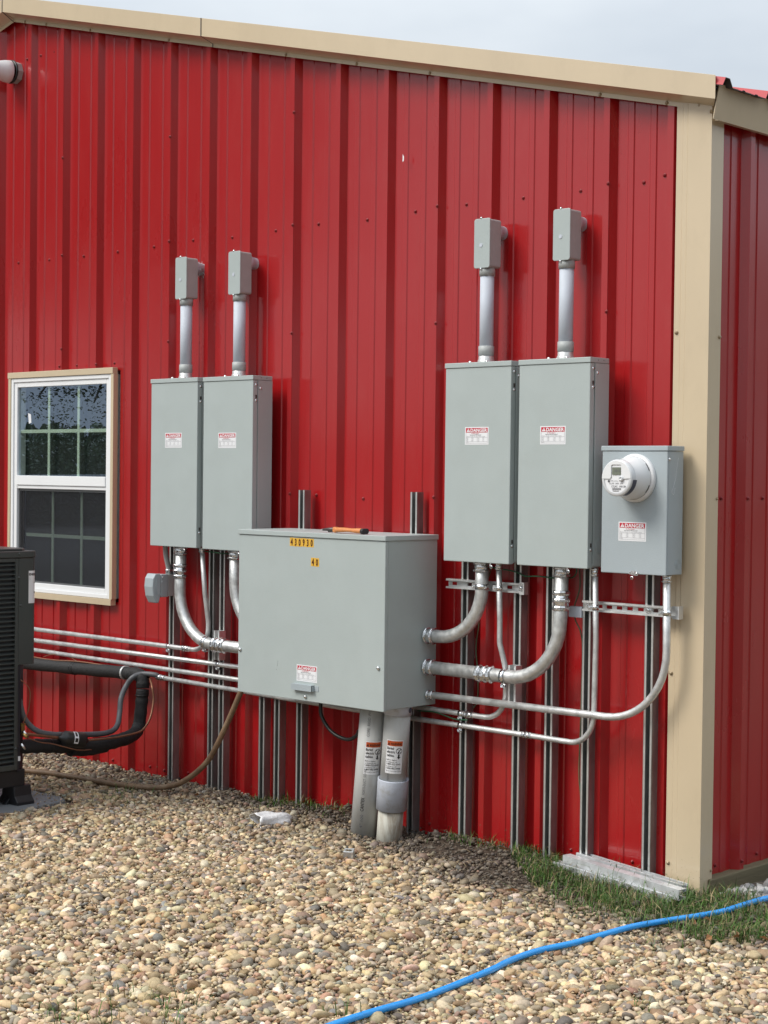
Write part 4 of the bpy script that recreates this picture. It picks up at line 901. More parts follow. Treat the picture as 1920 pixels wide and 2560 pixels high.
# ------------------------------------------------------------------ big plastic ducts out of the ground
def duct(name, lab, top, bot, R, sleeve):
    top, bot = Vector(top), Vector(bot); ax = (bot-top); L = ax.length; ax.normalize()
    t = thing(name, lab, 'duct', (bot.x, bot.y, 0), 'plastic ducts rising into the big box')
    vd = Vector((3.6, -5.6, 0))-top; vd.z = 0; vd.normalize(); e1 = (vd-ax*vd.dot(ax)).normalized(); e2 = ax.cross(e1)*1.0
    if e2.dot(Vector((.725, .69, 0))) < 0: e2 = -e2
    def cyl(Rr): return lambda u, v, l: top+ax*v+(e1*cos(u/Rr)+e2*sin(u/Rr))*(Rr+l)
    if not sleeve:
        G().tube([top-ax*.05, bot+ax*.06], R, 40).build('pipe', 'duct_grey', t)
        g = G(); g.lathe([(R, -.05), (R*1.07, -.05), (R*1.07, .012), (R, .013)], top, ax, 40); g.build('collar', 'duct_grey', t)
    else:
        G().tube([top-ax*.05, top+ax*.345], R, 40).build('pipe', 'duct_grey', t)
        g = G(); g.lathe([(R, -.05), (R*1.09, -.05), (R*1.09, .030), (R, .031)], top, ax, 40); g.build('collar', 'collar_grey', t)
        g = G(); g.lathe([(R*1.02, .325), (R*1.165, .318), (R*1.175, .322), (R*1.16, .455), (R*1.02, .457)], top, ax, 40); g.build('sleeve', 'collar_grey', t)
        G().tube([top+ax*.44, bot+ax*.08], R*.97, 40).build('lower_pipe', 'duct_muddy', t)
        g = G(); g.lathe([(.002, 0), (.012, .0005), (.012, .0015), (0, .003)], top+ax*.005+(e1*cos(1.0)+e2*sin(1.0))*R*1.09, e1*cos(1.0)+e2*sin(1.0), 14); g.build('primer_blot', 'meter_band', t)
    f = cyl(R); L2 = Label(lambda u, v, l: f(u, v, l)); w, h = .074, .148; u0, v0 = (-.022, .155) if not sleeve else (-.040, .135)
    def q(u, v, l): return f(u0+u, v0+(h-v), l)
    L2.fn = q
    L2.rect(0, 0, w, h, 0, .0008, 10); L2.rect(.003, h-.026, w-.003, h-.004, 1, .0014, 10)
    L2.poly([(.006, h-.023), (.016, h-.023), (.011, h-.010)], 2, .0018)
    L2.text('WARNING', .018, h-.022, .0155, 2, .0018, .02, width=.050)
    for i, s in enumerate(('Buried', 'electric', 'cables.')): L2.text(s, .004, h-.042-i*.0155, .0165, 2, .0014, .02, width=(.030, .036, .034)[i])
    for rr in (.0135,):
        o_ = [(.057+rr*cos(a), h-.047+rr*sin(a)) for a in np.linspace(0, 2*pi, 20, endpoint=False)]; i_ = [(.057+(rr-.002)*cos(a), h-.047+(rr-.002)*sin(a)) for a in np.linspace(0, 2*pi, 20, endpoint=False)]
        for k in range(20): L2.poly([o_[k], o_[(k+1) % 20], i_[(k+1) % 20], i_[k]], 2, .0014)
    L2.poly([(.047, h-.038), (.049, h-.036), (.067, h-.056), (.065, h-.058)], 2, .0014); L2.poly([(.063, h-.037), (.066, h-.039), (.055, h-.055), (.051, h-.053)], 2, .0014); L2.poly([(.052, h-.050), (.058, h-.048), (.058, h-.057), (.052, h-.057)], 2, .0014)
    L2.rect(.053, h-.074, .060, h-.062, 2, .0014); L2.poly([(.049, h-.073), (.0645, h-.073), (.0567, h-.083)], 2, .0015)
    for s, v, sz, bo, wd in (('Before digging', .058, .0085, 0, .045), ('in Oklahoma call', .048, .0085, 0, .047), ('1-800-522-6543', .0385, .0100, .015, .062), ('in Arkansas call', .0290, .0085, 0, .045), ('1-800-482-8998', .0195, .0100, .015, .062), ('May cause injury or death. Call first', .0095, .0062, 0, .066)):
        L2.text(s, .004, v, sz, 2, .0014, bo, width=wd)
    L2.g.build('warning_label', ['label_white', 'label_orange', 'ink'], t)
    # printed line, reading upward along the pipe
    L3 = Label(lambda u, v, l: f((-.012 if not sleeve else -.038)+v, u, l))
    if not sleeve:
        L3.fn = lambda u, v, l: f(-.002+v*-1+.0, .60-u, l)
        L3.fn = lambda u, v, l: f(-.008-v, .575-u, l)
        L3.text('4" 100', .03, 0, .017, 0, .0010, 0, width=.06); L3.text('CANTEX', .105, 0, .021, 1, .0010, .02, width=.062); L3.text('FORTE-DUCT  SCH 40', .18, 0, .017, 0, .0010, 0, width=.115)
        L3.text('CORE  RIGID  PVC', .44, 0, .017, 0, .0010, 0, width=.12)
    else:
        L3.fn = lambda u, v, l: f(-.020-v, .315-u, l)
        L3.text('PRIVATE', .0, 0, .012, 0, .0010, 0, width=.030)
    L3.g.build('print', ['print_grey', 'ink'], t)
    return t
duct('plastic_duct', 'left leaning grey plastic duct with printed lettering and a warning label', (-1.540, -.252, .600), (-1.612, -.234, .02), .0572, False)
duct('plastic_duct', 'right grey plastic duct with a sleeve coupling and a muddy lower length', (-1.414, -.232, .598), (-1.480, -.208, .02), .0572, True)
# brown cable, black cable
cab = thing('brown_cable', 'thick weathered brown cable hanging from the big box down to the gravel', 'cable', (-2.4, -.27, .6))
G().tube(spline([(-2.345, -.26, .66), (-2.378, -.275, .575), (-2.429, -.28, .478), (-2.487, -.28, .384), (-2.583, -.28, .244), (-2.680, -.28, .159), (-2.792, -.285, .092), (-2.880, -.30, .062), (-2.955, -.34, .052), (-3.04, -.385, .052), (-3.188, -.42, .052), (-3.365, -.44, .052), (-3.528, -.465, .054), (-3.676, -.485, .052), (-4.2, -.6, .04)], 8), .0135, 14).build('sheath', 'brown_cable', cab)
cab = thing('black_cable', 'black cable looping from under the big box to the left duct', 'cable', (-1.8, -.25, .5))
G().tube(spline([(-1.872, -.25, .62), (-1.872, -.25, .565), (-1.866, -.25, .513), (-1.822, -.25, .462), (-1.767, -.25, .434), (-1.703, -.25, .424), (-1.655, -.25, .440), (-1.618, -.25, .475), (-1.58, -.25, .485)], 8), .0085, 12).build('sheath', 'black_rubber', cab)
g = G(); g.lathe([(.012, 0), (.014, .002), (.014, .03), (.01, .032)], (-1.632, -.25, .462), (.8, 0, .5), 12); g.build('boot', 'black_rubber', cab)

# ------------------------------------------------------------------ air conditioner
ac = thing('air_conditioner', 'dark grey green outdoor air conditioner unit with louvred side at the left edge', 'air conditioner', (-3.5, -1.4, .05))
AX, AY = -3.10, -.937
g = G(); g.box((-3.90, -1.78, .205), (-3.118, -1.02, 1.186)); g.build('core', 'ac_dark', ac)
g = G()     # frame around the louvres
g.box((-3.118, -1.036, .200), (AX, -1.018, 1.187)); g.box((-3.118, -1.78, 1.170), (AX, -1.036, 1.187)); g.box((-3.118, -1.78, .200), (AX, -1.036, .226)); g.build('frame', 'ac_green', ac, bevel=.002)
g = G(); g.prism([(AX, -1.0175), (AX, AY-.003), (AX-.004, AY+.008), (AX-.014, AY+.016), (AX-.035, AY+.021), (-3.60, AY+.021), (-3.60, -1.0175)], lambda a, b, d: (a, b, d), .690, 1.187); g.build('corner_panel', 'ac_green', ac, bevel=.002)
g = G(); g.prism([(AX-.006, -1.0175), (AX-.006, -1.0), (-3.135, -.985), (-3.16, AY-.010), (-3.60, AY-.008), (-3.60, -1.0175)], lambda a, b, d: (a, b, d), .190, .6895); g.build('service_panel', 'ac_dark', ac, bevel=.002)
lv = G(); pr = [(-.0165, .005), (-.001, -.0045), (0.0, -.0030), (0.0, -.0010), (-.0155, .0080)]
lv.prism(pr, lambda a, b, d: (AX+a-ac.location.x, d-ac.location.y, b), -1.775, -1.037)
lm = lv.build('louver', 'ac_green', None).data; bpy.data.objects.remove(bpy.data.objects['louver'])
for k in range(43):
    o = bpy.data.objects.new('louver', lm); COL.objects.link(o); o.parent = ac; o.location = (0, 0, 1.158-.0218*k-ac.location.z)
g = G(); g.prism([(AX+.004, -1.80), (AX+.004, AY-.003), (AX, AY+.010), (AX-.012, AY+.020), (AX-.035, AY+.025), (-3.92, AY+.025), (-3.92, -1.80)], lambda a, b, d: (a, b, d), 1.188, 1.220); cap = g.build('top_cap', 'ac_green', ac, bevel=.006, seg=3)
g = G(); g.prism([(AX-.02, -1.78), (AX-.02, AY-.05), (AX-.05, AY-.015), (-3.88, AY-.015), (-3.88, -1.78)], lambda a, b, d: (a, b, d), 1.218, 1.232); g.build('cap_rim', 'ac_green', ac, bevel=.006, seg=3)
for z, y in ((1.206, -1.018), (1.096, -1.016), (.966, -1.006), (.30, -1.027)):
    g = G(); bolt_head(g, (AX+.003 if z > 1.19 else AX-.0003, y, z), (1, 0, 0), .005); g.build('screw', 'ac_green', ac)
g = G(); g.box((-3.88, -1.76, .12), (-3.112, AY-.03, .199)); g.build('base_pan', 'black_plastic', ac, bevel=.004)
for fx, fy in ((-3.16, -.98), (-3.16, -1.70), (-3.80, -.98), (-3.80, -1.70)):
    g = G(); g.prism([(-.045, .12), (.045, .12), (.052, .075), (.075, .048), (.075, .032), (-.075, .032), (-.075, .048), (-.052, .075)], lambda a, b, d: (fx+a, d, b), fy-.048, fy+.048)
    g.prism([(-.05, .0325), (.05, .0325), (.012, .10), (-.012, .10)], lambda a, b, d: (d, fy-.0+a*1.5, b), fx-.015, fx+.015); g.build('foot', 'black_plastic', ac, bevel=.003)
# energy label wraps the corner
pathp = [(AX, -.964), (AX, AY-.003), (AX-.004, AY+.008), (AX-.014, AY+.016), (AX-.035, AY+.021), (AX-.09, AY+.021)]
cum = [0]
for i in range(len(pathp)-1): cum.append(cum[-1]+math.dist(pathp[i], pathp[i+1]))
def wrap(u, v, l):
    u = min(max(u, 0), cum[-1]-1e-6); i = max(k for k in range(len(cum)-1) if cum[k] <= u); f = (u-cum[i])/(cum[i+1]-cum[i])
    a, b = pathp[i], pathp[i+1]; nx_, ny_ = (b[1]-a[1]), -(b[0]-a[0]); q = math.hypot(nx_, ny_)
    return (a[0]+(b[0]-a[0])*f+nx_/q*(l+.0012), a[1]+(b[1]-a[1])*f+ny_/q*(l+.0012), .975+v)
L = Label(wrap); H = .152
for k in range(14): L.rect(k*.0075, 0, (k+1)*.0075, H, 0, 0)
L.text('ENERGYGUIDE', .002, H-.022, .0155, 1, .0008, .03, width=.098)
for k in range(5): L.rect(.004, H-.028-.003*k, .05-.004*k, H-.0288-.003*k, 1, .0008)
L.text('14.0', .030, H-.060, .012, 1, .0008, .02); L.text('8.20', .030, H-.105, .012, 1, .0008, .02)
for k in range(12): L.rect(.020, H-.068-.003*k, .07+.005*(k % 3), H-.0687-.003*k, 1, .0008)
for k in range(9): L.rect(.018, H-.112-.003*k, .075+.005*(k % 3), H-.1127-.003*k, 1, .0008)
L.g.build('energy_label', ['label_white', 'ink'], ac)
g = G(); g.add([(AX-.005, -1.012, .240), (AX-.005, -.999, .240), (AX-.005, -.999, .262), (AX-.005, -1.012, .262)], [(0, 1, 2, 3)]); g.build('service_tag', 'label_white', ac)
g = G(); g.lathe([(.010, 0), (.010, .022), (.0125, .022), (.0125, .034), (0, .035)], (-3.135, -.965, .375), (0, 0, 1), 6, smooth=False); g.tube([(-3.16, -.955, .365), (-3.115, -.975, .36), (-3.10, -.965, .348)], .009, 10); g.build('service_valve', 'brass', ac)
g = G(); g.tube([(-3.118, -.975, .375), (-3.108, -.955, .345)], .0075, 10); g.tube([(-3.112, -.99, .318), (-3.104, -.975, .290)], .007, 10); g.build('valve_cap', 'zinc', ac)
pad = G(); pad.prism([(-2.985, -1.25), (-3.02, -.95), (-3.07, -.765), (-3.14, -.735), (-4.15, -.735), (-4.15, -2.0), (-2.95, -2.0)], lambda a, b, d: (a, b, d), -.02, .034)
tag(pad.build('equipment_pad', 'pad_grey', None, bevel=.012, seg=3), 'flat grey pad under the air conditioner, strewn with a few pebbles', 'pad')

# refrigerant line set
ls = thing('refrigerant_lines', 'black foam insulated pipes looping along the wall to the air conditioner', 'pipe', (-3.3, -.15, .3))
def foam(pts, r, nm='insulation'):
    P = spline(pts, 8); rr = [r*(1+.035*sin(i*1.3)+.03*random.uniform(-1, 1)) for i in range(len(P))]
    G().tube(P, r, 18, rf=lambda i: rr[i]).build(nm, 'foam_black', ls)
foam([(-4.65, -.115, .527), (-4.3, -.115, .528), (-3.9, -.115, .538), (-3.519, -.115, .551), (-3.40, -.12, .553)], .033)
foam([(-3.41, -.12, .552), (-3.345, -.12, .555), (-3.300, -.125, .535), (-3.292, -.13, .49)], .034)
foam([(-3.292, -.13, .485), (-3.289, -.14, .40), (-3.289, -.15, .316), (-3.287, -.155, .295)], .032)
foam([(-3.287, -.155, .30), (-3.270, -.19, .270), (-3.215, -.28, .262), (-3.190, -.33, .262)], .033)
foam([(-3.195, -.31, .262), (-3.168, -.44, .256), (-3.170, -.57, .255), (-3.172, -.70, .268), (-3.165, -.83, .285), (-3.165, -.93, .292), (-3.18, -1.0, .295)], .034)
foam([(-3.18, -.45, .243), (-3.175, -.56, .238), (-3.17, -.67, .250)], .033)
g = G()
for p, ax in [((-3.9, -.115, .538), (1, 0, .03)), ((-3.88, -.115, .5385), (1, 0, .03)), ((-3.29, -.135, .455), (0, 0, 1)), ((-3.167, -.79, .280), (0, 1, 0)), ((-3.165, -.86, .288), (0, 1, 0))]:
    g.lathe([(.032, -.002), (.0355, -.002), (.0355, .002), (.032, .002)], p, ax, 18)
g.build('cable_tie', 'black_rubber', ls)
g = G(); g.lathe([(.033, -.006), (.0375, -.006), (.0375, .006), (.033, .006)], (-3.448, -.118, .553), (1, 0, .05), 24); g.build('pipe_clamp', 'galvanised', ls)
g = G(); g.lathe([(.010, -.012), (.011, 0), (.030, .014), (.038, .030), (.039, .12), (.036, .135), (.012, .148), (.010, .16)], (-3.120, -.765, .320), Vector((.01, .148, -.028)), 26); dr = g.build('filter_drier', 'black_rubber', ls)
ax = Vector((.01, .148, -.028)).normalized(); e = Vector((1, -.0, 0)); e = (e-ax*e.dot(ax)).normalized(); e3 = ax.cross(e)
def dl(u, v, l): a = u/.039-.35; return Vector((-3.120, -.765, .320))+ax*v+(e*cos(a)+e3*sin(a))*(.0405+l)
L = Label(dl); L.rect(-.035, .058, .030, .082, 0, 0, 10); L.rect(-.028, .064, -.005, .076, 1, .0006, 3); L.rect(.004, .062, .022, .078, 1, .0006, 3); L.g.build('drier_label', ['label_white', 'ink'], dr)
g = G(); g.tube(spline([(-3.118, -.965, .362), (-3.115, -.92, .352), (-3.118, -.85, .338), (-3.120, -.775, .322)], 6), .0075, 10)
g.tube(spline([(-3.110, -.615, .294), (-3.118, -.52, .290), (-3.122, -.42, .288), (-3.128, -.30, .296), (-3.135, -.25, .308), (-3.155, -.19, .357), (-3.180, -.15, .44), (-3.196, -.145, .50), (-3.24, -.12, .53), (-3.30, -.09, .555)], 6), .0052, 9)
g.tube(spline([(-4.5, -.10, .570), (-4.296, -.11, .566), (-4.083, -.115, .566), (-3.836, -.12, .578), (-3.558, -.118, .576), (-3.44, -.11, .575)], 6), .0042, 8)
g.build('copper_line', 'copper_old', ls)
g = G(); g.tube(spline([(-4.18, -.11, .575), (-4.12, -.10, .592), (-4.03, -.09, .596), (-3.95, -.09, .585), (-3.87, -.11, .575), (-3.80, -.115, .560)], 6), .0022, 6)
g.build('control_wire', 'copper_old', ls); g = G(); g.tube(spline([(-3.105, -.975, .35), (-3.095, -.90, .318), (-3.10, -.82, .300), (-3.075, -.70, .262), (-3.09, -.6, .25)], 6), .0028, 6)
g.build('control_wire', 'copper_old', ls); g = G(); g.tube(spline([(-3.105, -1.0, .62), (-3.09, -.96, .57), (-3.09, -.965, .48), (-3.10, -.985, .42), (-3.11, -.98, .38)], 6), .0022, 6); g.build('control_wire', 'copper_old', ls)
fx = thing('flexible_conduit', 'ribbed dark grey flexible conduit curving from the lowest thin conduit to the air conditioner', 'conduit', (-3.2, -.12, .55))
P = spline([(-3.215, -.087, .550), (-3.235, -.10, .561), (-3.297, -.13, .562), (-3.322, -.17, .545), (-3.340, -.20, .500), (-3.315, -.25, .445), (-3.287, -.28, .376), (-3.25, -.32, .328), (-3.222, -.37, .306), (-3.191, -.45, .302), (-3.176, -.55, .309), (-3.152, -.68, .325), (-3.13, -.80, .340), (-3.128, -.88, .362), (-3.145, -.92, .394), (-3.154, -.95, .44), (-3.16, -.97, .52)], 16)
G().tube(P, .0135, 14, rf=lambda i: .0140 if i % 2 else .0126).build('tube', 'flex_grey', fx)
g = G(); fitting(g, (-3.225, -.087, .5495), PX, .0125, .030, 0, 2); fitting(g, (-3.192, -.0865, .549), PX, .0117, .026, 0, 2); g.build('connector', 'zinc', fx)

# ------------------------------------------------------------------ security camera at the top left
sc_ = thing('security_camera', 'white wall mounted security camera on a grey hub at the top left', 'camera', (-4.61, 0, 3.86))
c = (-4.622, -.032, 3.836)
g = G(); g.lathe([(.0, 0), (.058, 0), (.062, .004), (.062, .030), (.056, .040), (.05, .041)], (c[0], -.001, c[2]), (0, -1, 0), 8, smooth=False); g.build('hub', 'pvc_grey', sc_)
g = G(); g.lathe([(.058, .041), (.066, .041), (.066, .050), (.058, .051)], (c[0], -.001, c[2]), (0, -1, 0), 30); g.build('gasket', 'black_rubber', sc_)
g = G(); g.lathe([(.060, .051), (.064, .056), (.060, .085), (.052, .12), (.050, .15), (.046, .18), (.0, .19)], (c[0], -.001, c[2]), (-.12, -1, 0), 30); g.build('shell', 'white_plastic', sc_)
g = G(); g.lathe([(.040, 0), (.043, .01), (.036, .035), (.015, .05), (0, .052)], (c[0]-.045, -.15, c[2]+.015), (-.8, -.5, .15), 26); g.build('lens_dome', 'white_plastic', sc_)
g = G(); g.lathe([(.026, .04), (.024, .048), (0, .056)], (c[0]-.045, -.15, c[2]+.015), (-.8, -.5, .15), 26); g.build('lens', 'lcd', sc_)
g = G(); g.box((c[0]-.03, -.125, c[2]-.085), (c[0]-.012, -.118, c[2]-.045)); g.build('bracket', 'white_plastic', sc_, bevel=.003)

# ------------------------------------------------------------------ things on the ground
hs = thing('blue_hose', 'bright blue garden hose snaking across the gravel and grass', 'hose', (.1, -1.2, .03))
HP = [(.35, .55), (.30, .22), (.272, 0), (.269, -.113), (.259, -.281), (.223, -.37), (.182, -.48), (.166, -.577), (.153, -.707), (.143, -.852), (.121, -1.004), (.098, -1.131), (.098, -1.242), (.112, -1.354), (.131, -1.459), (.165, -1.8), (.19, -2.194), (.23, -2.8), (.5, -3.6)]
pts = spline([(x, y, float(hgt(x, y))+.026) for x, y in HP], 8)
G().tube(pts, .0108, 16).build('tube', 'blue_hose', hs)
def free_strut(lab, p0, p1, roll_):
    p0, p1 = Vector(p0), Vector(p1); t = thing('loose_strut', lab, 'strut', p0, 'loose strut lengths on the grass')
    g = G(); L = (p1-p0).length; strut(g, -.0205, .0205, -.0205, .0205, 0, L); ax = (p1-p0).normalized()
    zc = Vector((0, 0, 1)); e1 = ax.cross(zc).normalized(); e2 = e1.cross(ax); e1r = e1*cos(roll_)+e2*sin(roll_); e2r = ax.cross(e1r)
    g.v = [tuple(p0+e1r*v[0]+e2r*v[1]+ax*v[2]) for v in g.v]; g.build('channel', 'strut_bright', t)
mat('strut_bright', (.66, .68, .70), .42, metal=.45, vary=.1, vscale=30, rvary=.08, dirt=((.4, .38, .35), .4, 12))
free_strut('nearer loose length of bright strut channel lying in the grass by the corner', (-.585, -.115, .054), (.035, -.215, .038), 1.57)
free_strut('second loose strut length lying behind, tight against the wall', (-.560, -.064, .060), (-.03, -.098, .026), 0.0)
free_strut('third loose strut length lowest under the other two in the grass', (-.620, -.135, .024), (.0, -.215, .008), 0.0)
# scrap strut clip
t = thing('strut_offcut', 'small bright square offcut of strut with a slot lying on the gravel', 'offcut', (-1.277, -.645, .03))
g = G(); Mx = Matrix.Translation((-1.268, -.672, .047)) @ Matrix.Rotation(radians(35), 4, 'Z') @ Matrix.Rotation(radians(10), 4, 'X')
h = .0205; tt = .003
for a, b in [((-h, -h, -h), (-h+tt, h, h)), ((h-tt, -h, -h), (h, h, h)), ((-h+tt, -h, h-tt), (-.010, h, h)), ((.010, -h, h-tt), (h-tt, h, h)), ((-.010, -h, h-tt), (.010, -.012, h)), ((-.010, .012, h-tt), (.010, h, h)), ((-h+tt, -h, -h), (-h+.010, h, -h+tt)), ((h-.010, -h, -h), (h-tt, h, -h+tt))]:
    g.box(a, b)
g.v = [tuple((Mx @ Matrix.Rotation(pi/2, 4, 'Z')) @ Vector(v)) for v in g.v]; g.build('shell', 'strut_lip', t, bevel=.0012)
# crushed paper cup
t = thing('paper_cup', 'crumpled white paper cup lying on its side with a straw on the gravel', 'cup', (-2.0, -.40, .03))
o3 = Vector((-2.000, -.520, .050)); axc = Vector((.038, .13, -.006)).normalized(); u = Vector((0, 0, 1)); u = (u-axc*u.dot(axc)).normalized(); w = axc.cross(u)
def cupv(r, h, a):
    rr = 1.2*r*(1+.12*sin(3*a+h*30)+.10*sin(5*a-h*45)+.06*sin(9*a+h*90)); return o3+axc*h*1.25+u*(rr*sin(a)*.78)+w*(rr*cos(a))
g = G(); N = 26; prof = [(.041, 0), (.043, .006), (.040, .012), (.040, .04), (.037, .07), (.036, .10), (.031, .125), (.020, .135), (.004, .13)]
V = [cupv(r, h+.006*sin(5*k), 2*pi*k/N) for r, h in prof for k in range(N)]
g.add(V, [(i*N+k, i*N+(k+1) % N, (i+1)*N+(k+1) % N, (i+1)*N+k) for i in range(len(prof)-1) for k in range(N)], 0, True)
cup = g.build('cup_body', 'paper', t); md = cup.modifiers.new('thick', 'SOLIDIFY'); md.thickness = .0015
g = G()
for k in range(7):
    a = 2.0+random.uniform(-.6, 1.0); hh = random.uniform(.07, .115); p = cupv(.040, hh, a); q = cupv(.040, hh+random.uniform(.006, .014), a+.15); g.tube([p, q], .0022, 5)
g.build('print', 'print_grey', t)
g = G(); g.tube([o3+Vector((.01, .02, .005)), o3+Vector((.055, -.02, -.018)), o3+Vector((.095, .02, -.038))], .0028, 8); g.build('straw', 'white_plastic', t)

# ------------------------------------------------------------------ beyond the frame: what the window and the gloss reflect, plus trees added to darken side faces
def leaves(g, c, R, n, s):
    for _ in range(n):
        d = Vector(rng.normal(0, 1, 3)).normalized()*(random.random()**.4); p = Vector((c[0]+d.x*R[0], c[1]+d.y*R[1], c[2]+d.z*R[2]))
        a = Vector(rng.normal(0, 1, 3)).normalized(); b = a.orthogonal().normalized(); k = s*random.uniform(.6, 1.3)
        g.add([p-a*k, p-b*k*.42, p+a*k, p+b*k*.42], [(0, 1, 2, 3)])
tr = thing('oak_tree', 'broad leafy tree in the yard opposite, seen mirrored in the window', 'tree', (-19.5, -13.5, 0))
g = G(); g.tube([(-19.5, -13.5, -.1), (-19.4, -13.4, 2.5), (-19.2, -13.2, 5)], .3, 12, rf=lambda i: (.38, .30, .18)[i])
for e_ in [(-17, -9.6, 3.1), (-17.5, -10.8, 4.5), (-22, -15, 5), (-18, -15, 5.5), (-16.6, -10.5, 3.4), (-15.9, -8.5, 2.75), (-15.1, -8.45, 2.5), (-16.3, -8.4, 2.6)]:
    g.tube(spline([(-19.4, -13.4, 2.6), ((-19.4+e_[0])/2, (-13.4+e_[1])/2, 4.2), e_], 5), .06, 6, rf=lambda i: .07-.0058*i)
g.build('trunk', 'bark', tr)
g = G(); leaves(g, (-19.3, -13.2, 7.4), (4.2, 4.6, 3.0), 8000, .10); leaves(g, (-17.6, -10.6, 5.0), (2.4, 2.0, 1.4), 3000, .08); leaves(g, (-16.3, -11.3, 7.0), (2.3, 1.8, 2.7), 6500, .12); leaves(g, (-20.8, -11.2, 7.2), (3.2, 2.0, 3.2), 9500, .13)
for u, v, ru, rv, n in [(.15, .88, .14, .10, 60), (.12, .70, .10, .07, 36), (.28, .82, .10, .12, 50), (.30, .66, .10, .05, 22), (.42, .95, .14, .08, 70), (.44, .74, .09, .12, 60), (.46, .58, .09, .10, 60), (.58, .52, .10, .07, 40), (.56, .92, .10, .08, 40),
        (.72, .92, .12, .09, 60), (.66, .82, .08, .05, 22), (.87, .92, .12, .10, 60), (.92, .78, .08, .10, 45), (.80, .72, .07, .05, 22), (.97, .62, .08, .12, 45), (.77, .62, .04, .04, 8), (.99, .50, .05, .06, 16), (.5, 1.1, .6, .10, 260), (.5, 1.35, .8, .18, 500)]:
    leaves(g, (-16.7+1.95*u, -8.45, 1.49+1.25*v), (1.95*ru*.72, .4, 1.25*rv*.8), int(n*1.25), .027)
g.build('crown', 'leaf', tr)
def treebelt():
    n = 60000; a = rng.uniform(pi*.86, pi*2.47, n); r = rng.uniform(44, 52, n)
    x = -2+r*np.cos(a); y = -3+r*np.sin(a)
    wa = np.arctan2(-5.63, -7.76)+2*pi; top = 3.6+.9*np.sin(a*9)+.6*np.sin(a*23+1)+.3*np.sin(a*71); top = np.where(a > pi*2.06, 8.2+.9*np.sin(a*31)+.6*np.sin(a*77), top); top = np.where(np.abs(a-wa) < .25, 2.75+.22*np.sin(a*60)+.15*np.sin(a*163), top)
    z = rng.uniform(0, 1, n)**.8*top; s = rng.uniform(.10, .30, n)
    A = rng.normal(0, 1, (n, 3)); A /= np.linalg.norm(A, axis=1)[:, None]; B = np.cross(A, rng.normal(0, 1, (n, 3))); B /= np.linalg.norm(B, axis=1)[:, None]
    P = np.stack([x, y, z], 1); V = np.stack([P-A*s[:, None], P-B*s[:, None]*.7, P+A*s[:, None], P+B*s[:, None]*.7], 1).reshape(-1, 3)
    return V, np.arange(n*4).reshape(n, 4)
V, Fq = treebelt()
def hedge_fine(n=36000):
    wa = math.atan2(-5.63, -7.76)+2*pi; a = rng.uniform(wa-.16, wa+.16, n); r = rng.uniform(40, 43.5, n)
    x = -2+r*np.cos(a); y = -3+r*np.sin(a); top = 2.55+.20*np.sin(a*60)+.14*np.sin(a*163)+.1*np.sin(a*411); z = rng.uniform(0, 1, n)**.8*top; s = rng.uniform(.035, .085, n)
    A = rng.normal(0, 1, (n, 3)); A /= np.linalg.norm(A, axis=1)[:, None]; B = np.cross(A, rng.normal(0, 1, (n, 3))); B /= np.linalg.norm(B, axis=1)[:, None]
    P = np.stack([x, y, z], 1); return np.stack([P-A*s[:, None], P-B*s[:, None]*.7, P+A*s[:, None], P+B*s[:, None]*.7], 1).reshape(-1, 3)
V = np.concatenate([V, hedge_fine()]); Fq = np.arange(len(V)).reshape(-1, 4); stuff_obj('far_trees', V, Fq, None, 'leaf', 'distant belt of green trees around the yard', 'trees', smooth=False)
fn = thing('chain_link_fence', 'galvanised chain link fence at the far side of the yard', 'fence', (-17, -11, 0))
def fp(s): return (-24+s*.62, -6.0-s*.78)
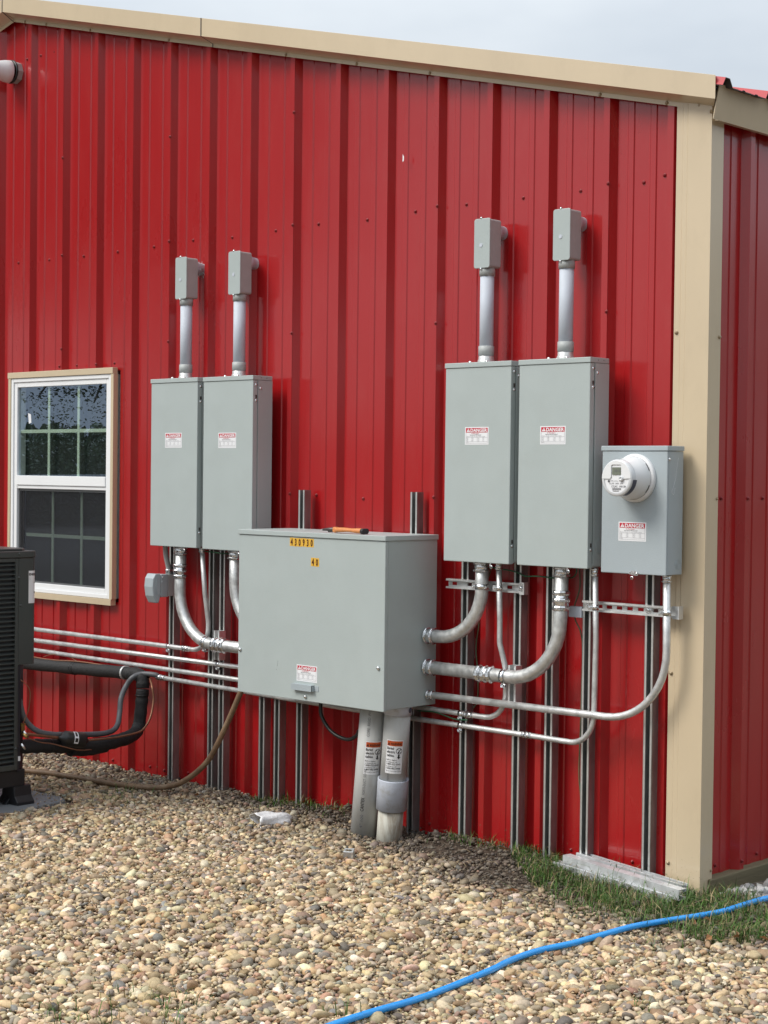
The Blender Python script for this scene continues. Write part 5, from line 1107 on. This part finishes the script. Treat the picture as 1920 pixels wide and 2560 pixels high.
g = G(); g.tube([(*fp(s), 1.52-.05*sin(s*pi/9)) for s in np.linspace(-6, 16, 40)], .02, 6); g.build('top_rail', 'galvanised', fn)
for s in (-6, -3, 0, 3, 6, 9, 12, 15): G().tube([(*fp(s), 0), (*fp(s), 1.55)], .03, 8).build('post', 'galvanised', fn)
g = G()
for k in range(-10, 230):
    s0 = -6+k*.09
    for sg_ in (1, -1):
        a = fp(s0); b = fp(s0+sg_*1.4); g.tube([(*a, .05), (*b, 1.48)], .002, 3, caps=False)
g.build('wire_mesh', 'galvanised', fn)

for i, (x, y, k, lab) in enumerate([(14.5, -10, 1.0, 'large leafy tree added out of view at the right to darken side faces, front of three'), (15.5, -3.2, 1.05, 'large leafy tree added out of view at the right to darken side faces, middle of three'), (16.5, 1.8, .8, 'smaller leafy tree added out of view at the right to darken side faces, farthest back')]):  # unseen trees added so the right-hand faces come out darker
    if i == 0:
        t0 = thing('added_shade_tree', lab, 'tree', (x, y, 0), 'unseen trees added to darken right-hand faces')
        g = G(); g.tube([(x, y, -.1), (x+.1, y, 2.5), (x, y+.2, 5.5)], .3, 12, rf=lambda i: (.36, .28, .15)[i])
        for dx, dy, z in ((2, 1, 5), (-2, 1.4, 5.5), (.6, -2, 5), (-.8, .5, 7)): g.tube(spline([(x+.1, y, 2.6), (x+dx*.4, y+dy*.4, 3.8), (x+dx, y+dy, z)], 5), .08, 6)
        g.build('trunk', 'bark', t0); g = G()
        for c_, r_, n_ in [((x, y, 6.3), (3.6, 3.6, 2.6), 7000), ((x-1, y+1.5, 4.6), (2.4, 2.4, 1.5), 2500), ((x+.6, y-1.9, 4.4), (2.2, 2.2, 1.5), 2500), ((x, y, 1.6), (2.6, 3.2, 1.5), 3000)]: leaves(g, c_, r_, n_, .13)
        g.build('crown', 'leaf', t0)
    else:
        q = dup(t0, (x, y, 0), lab); q.scale = (k, k, k); q.rotation_euler = (0, 0, 1.3*i)

q = dup(tr, (-25.5, -10.5, 0), 'second broad leafy tree farther left across the yard'); q.scale = (1.15, 1.15, 1.15)
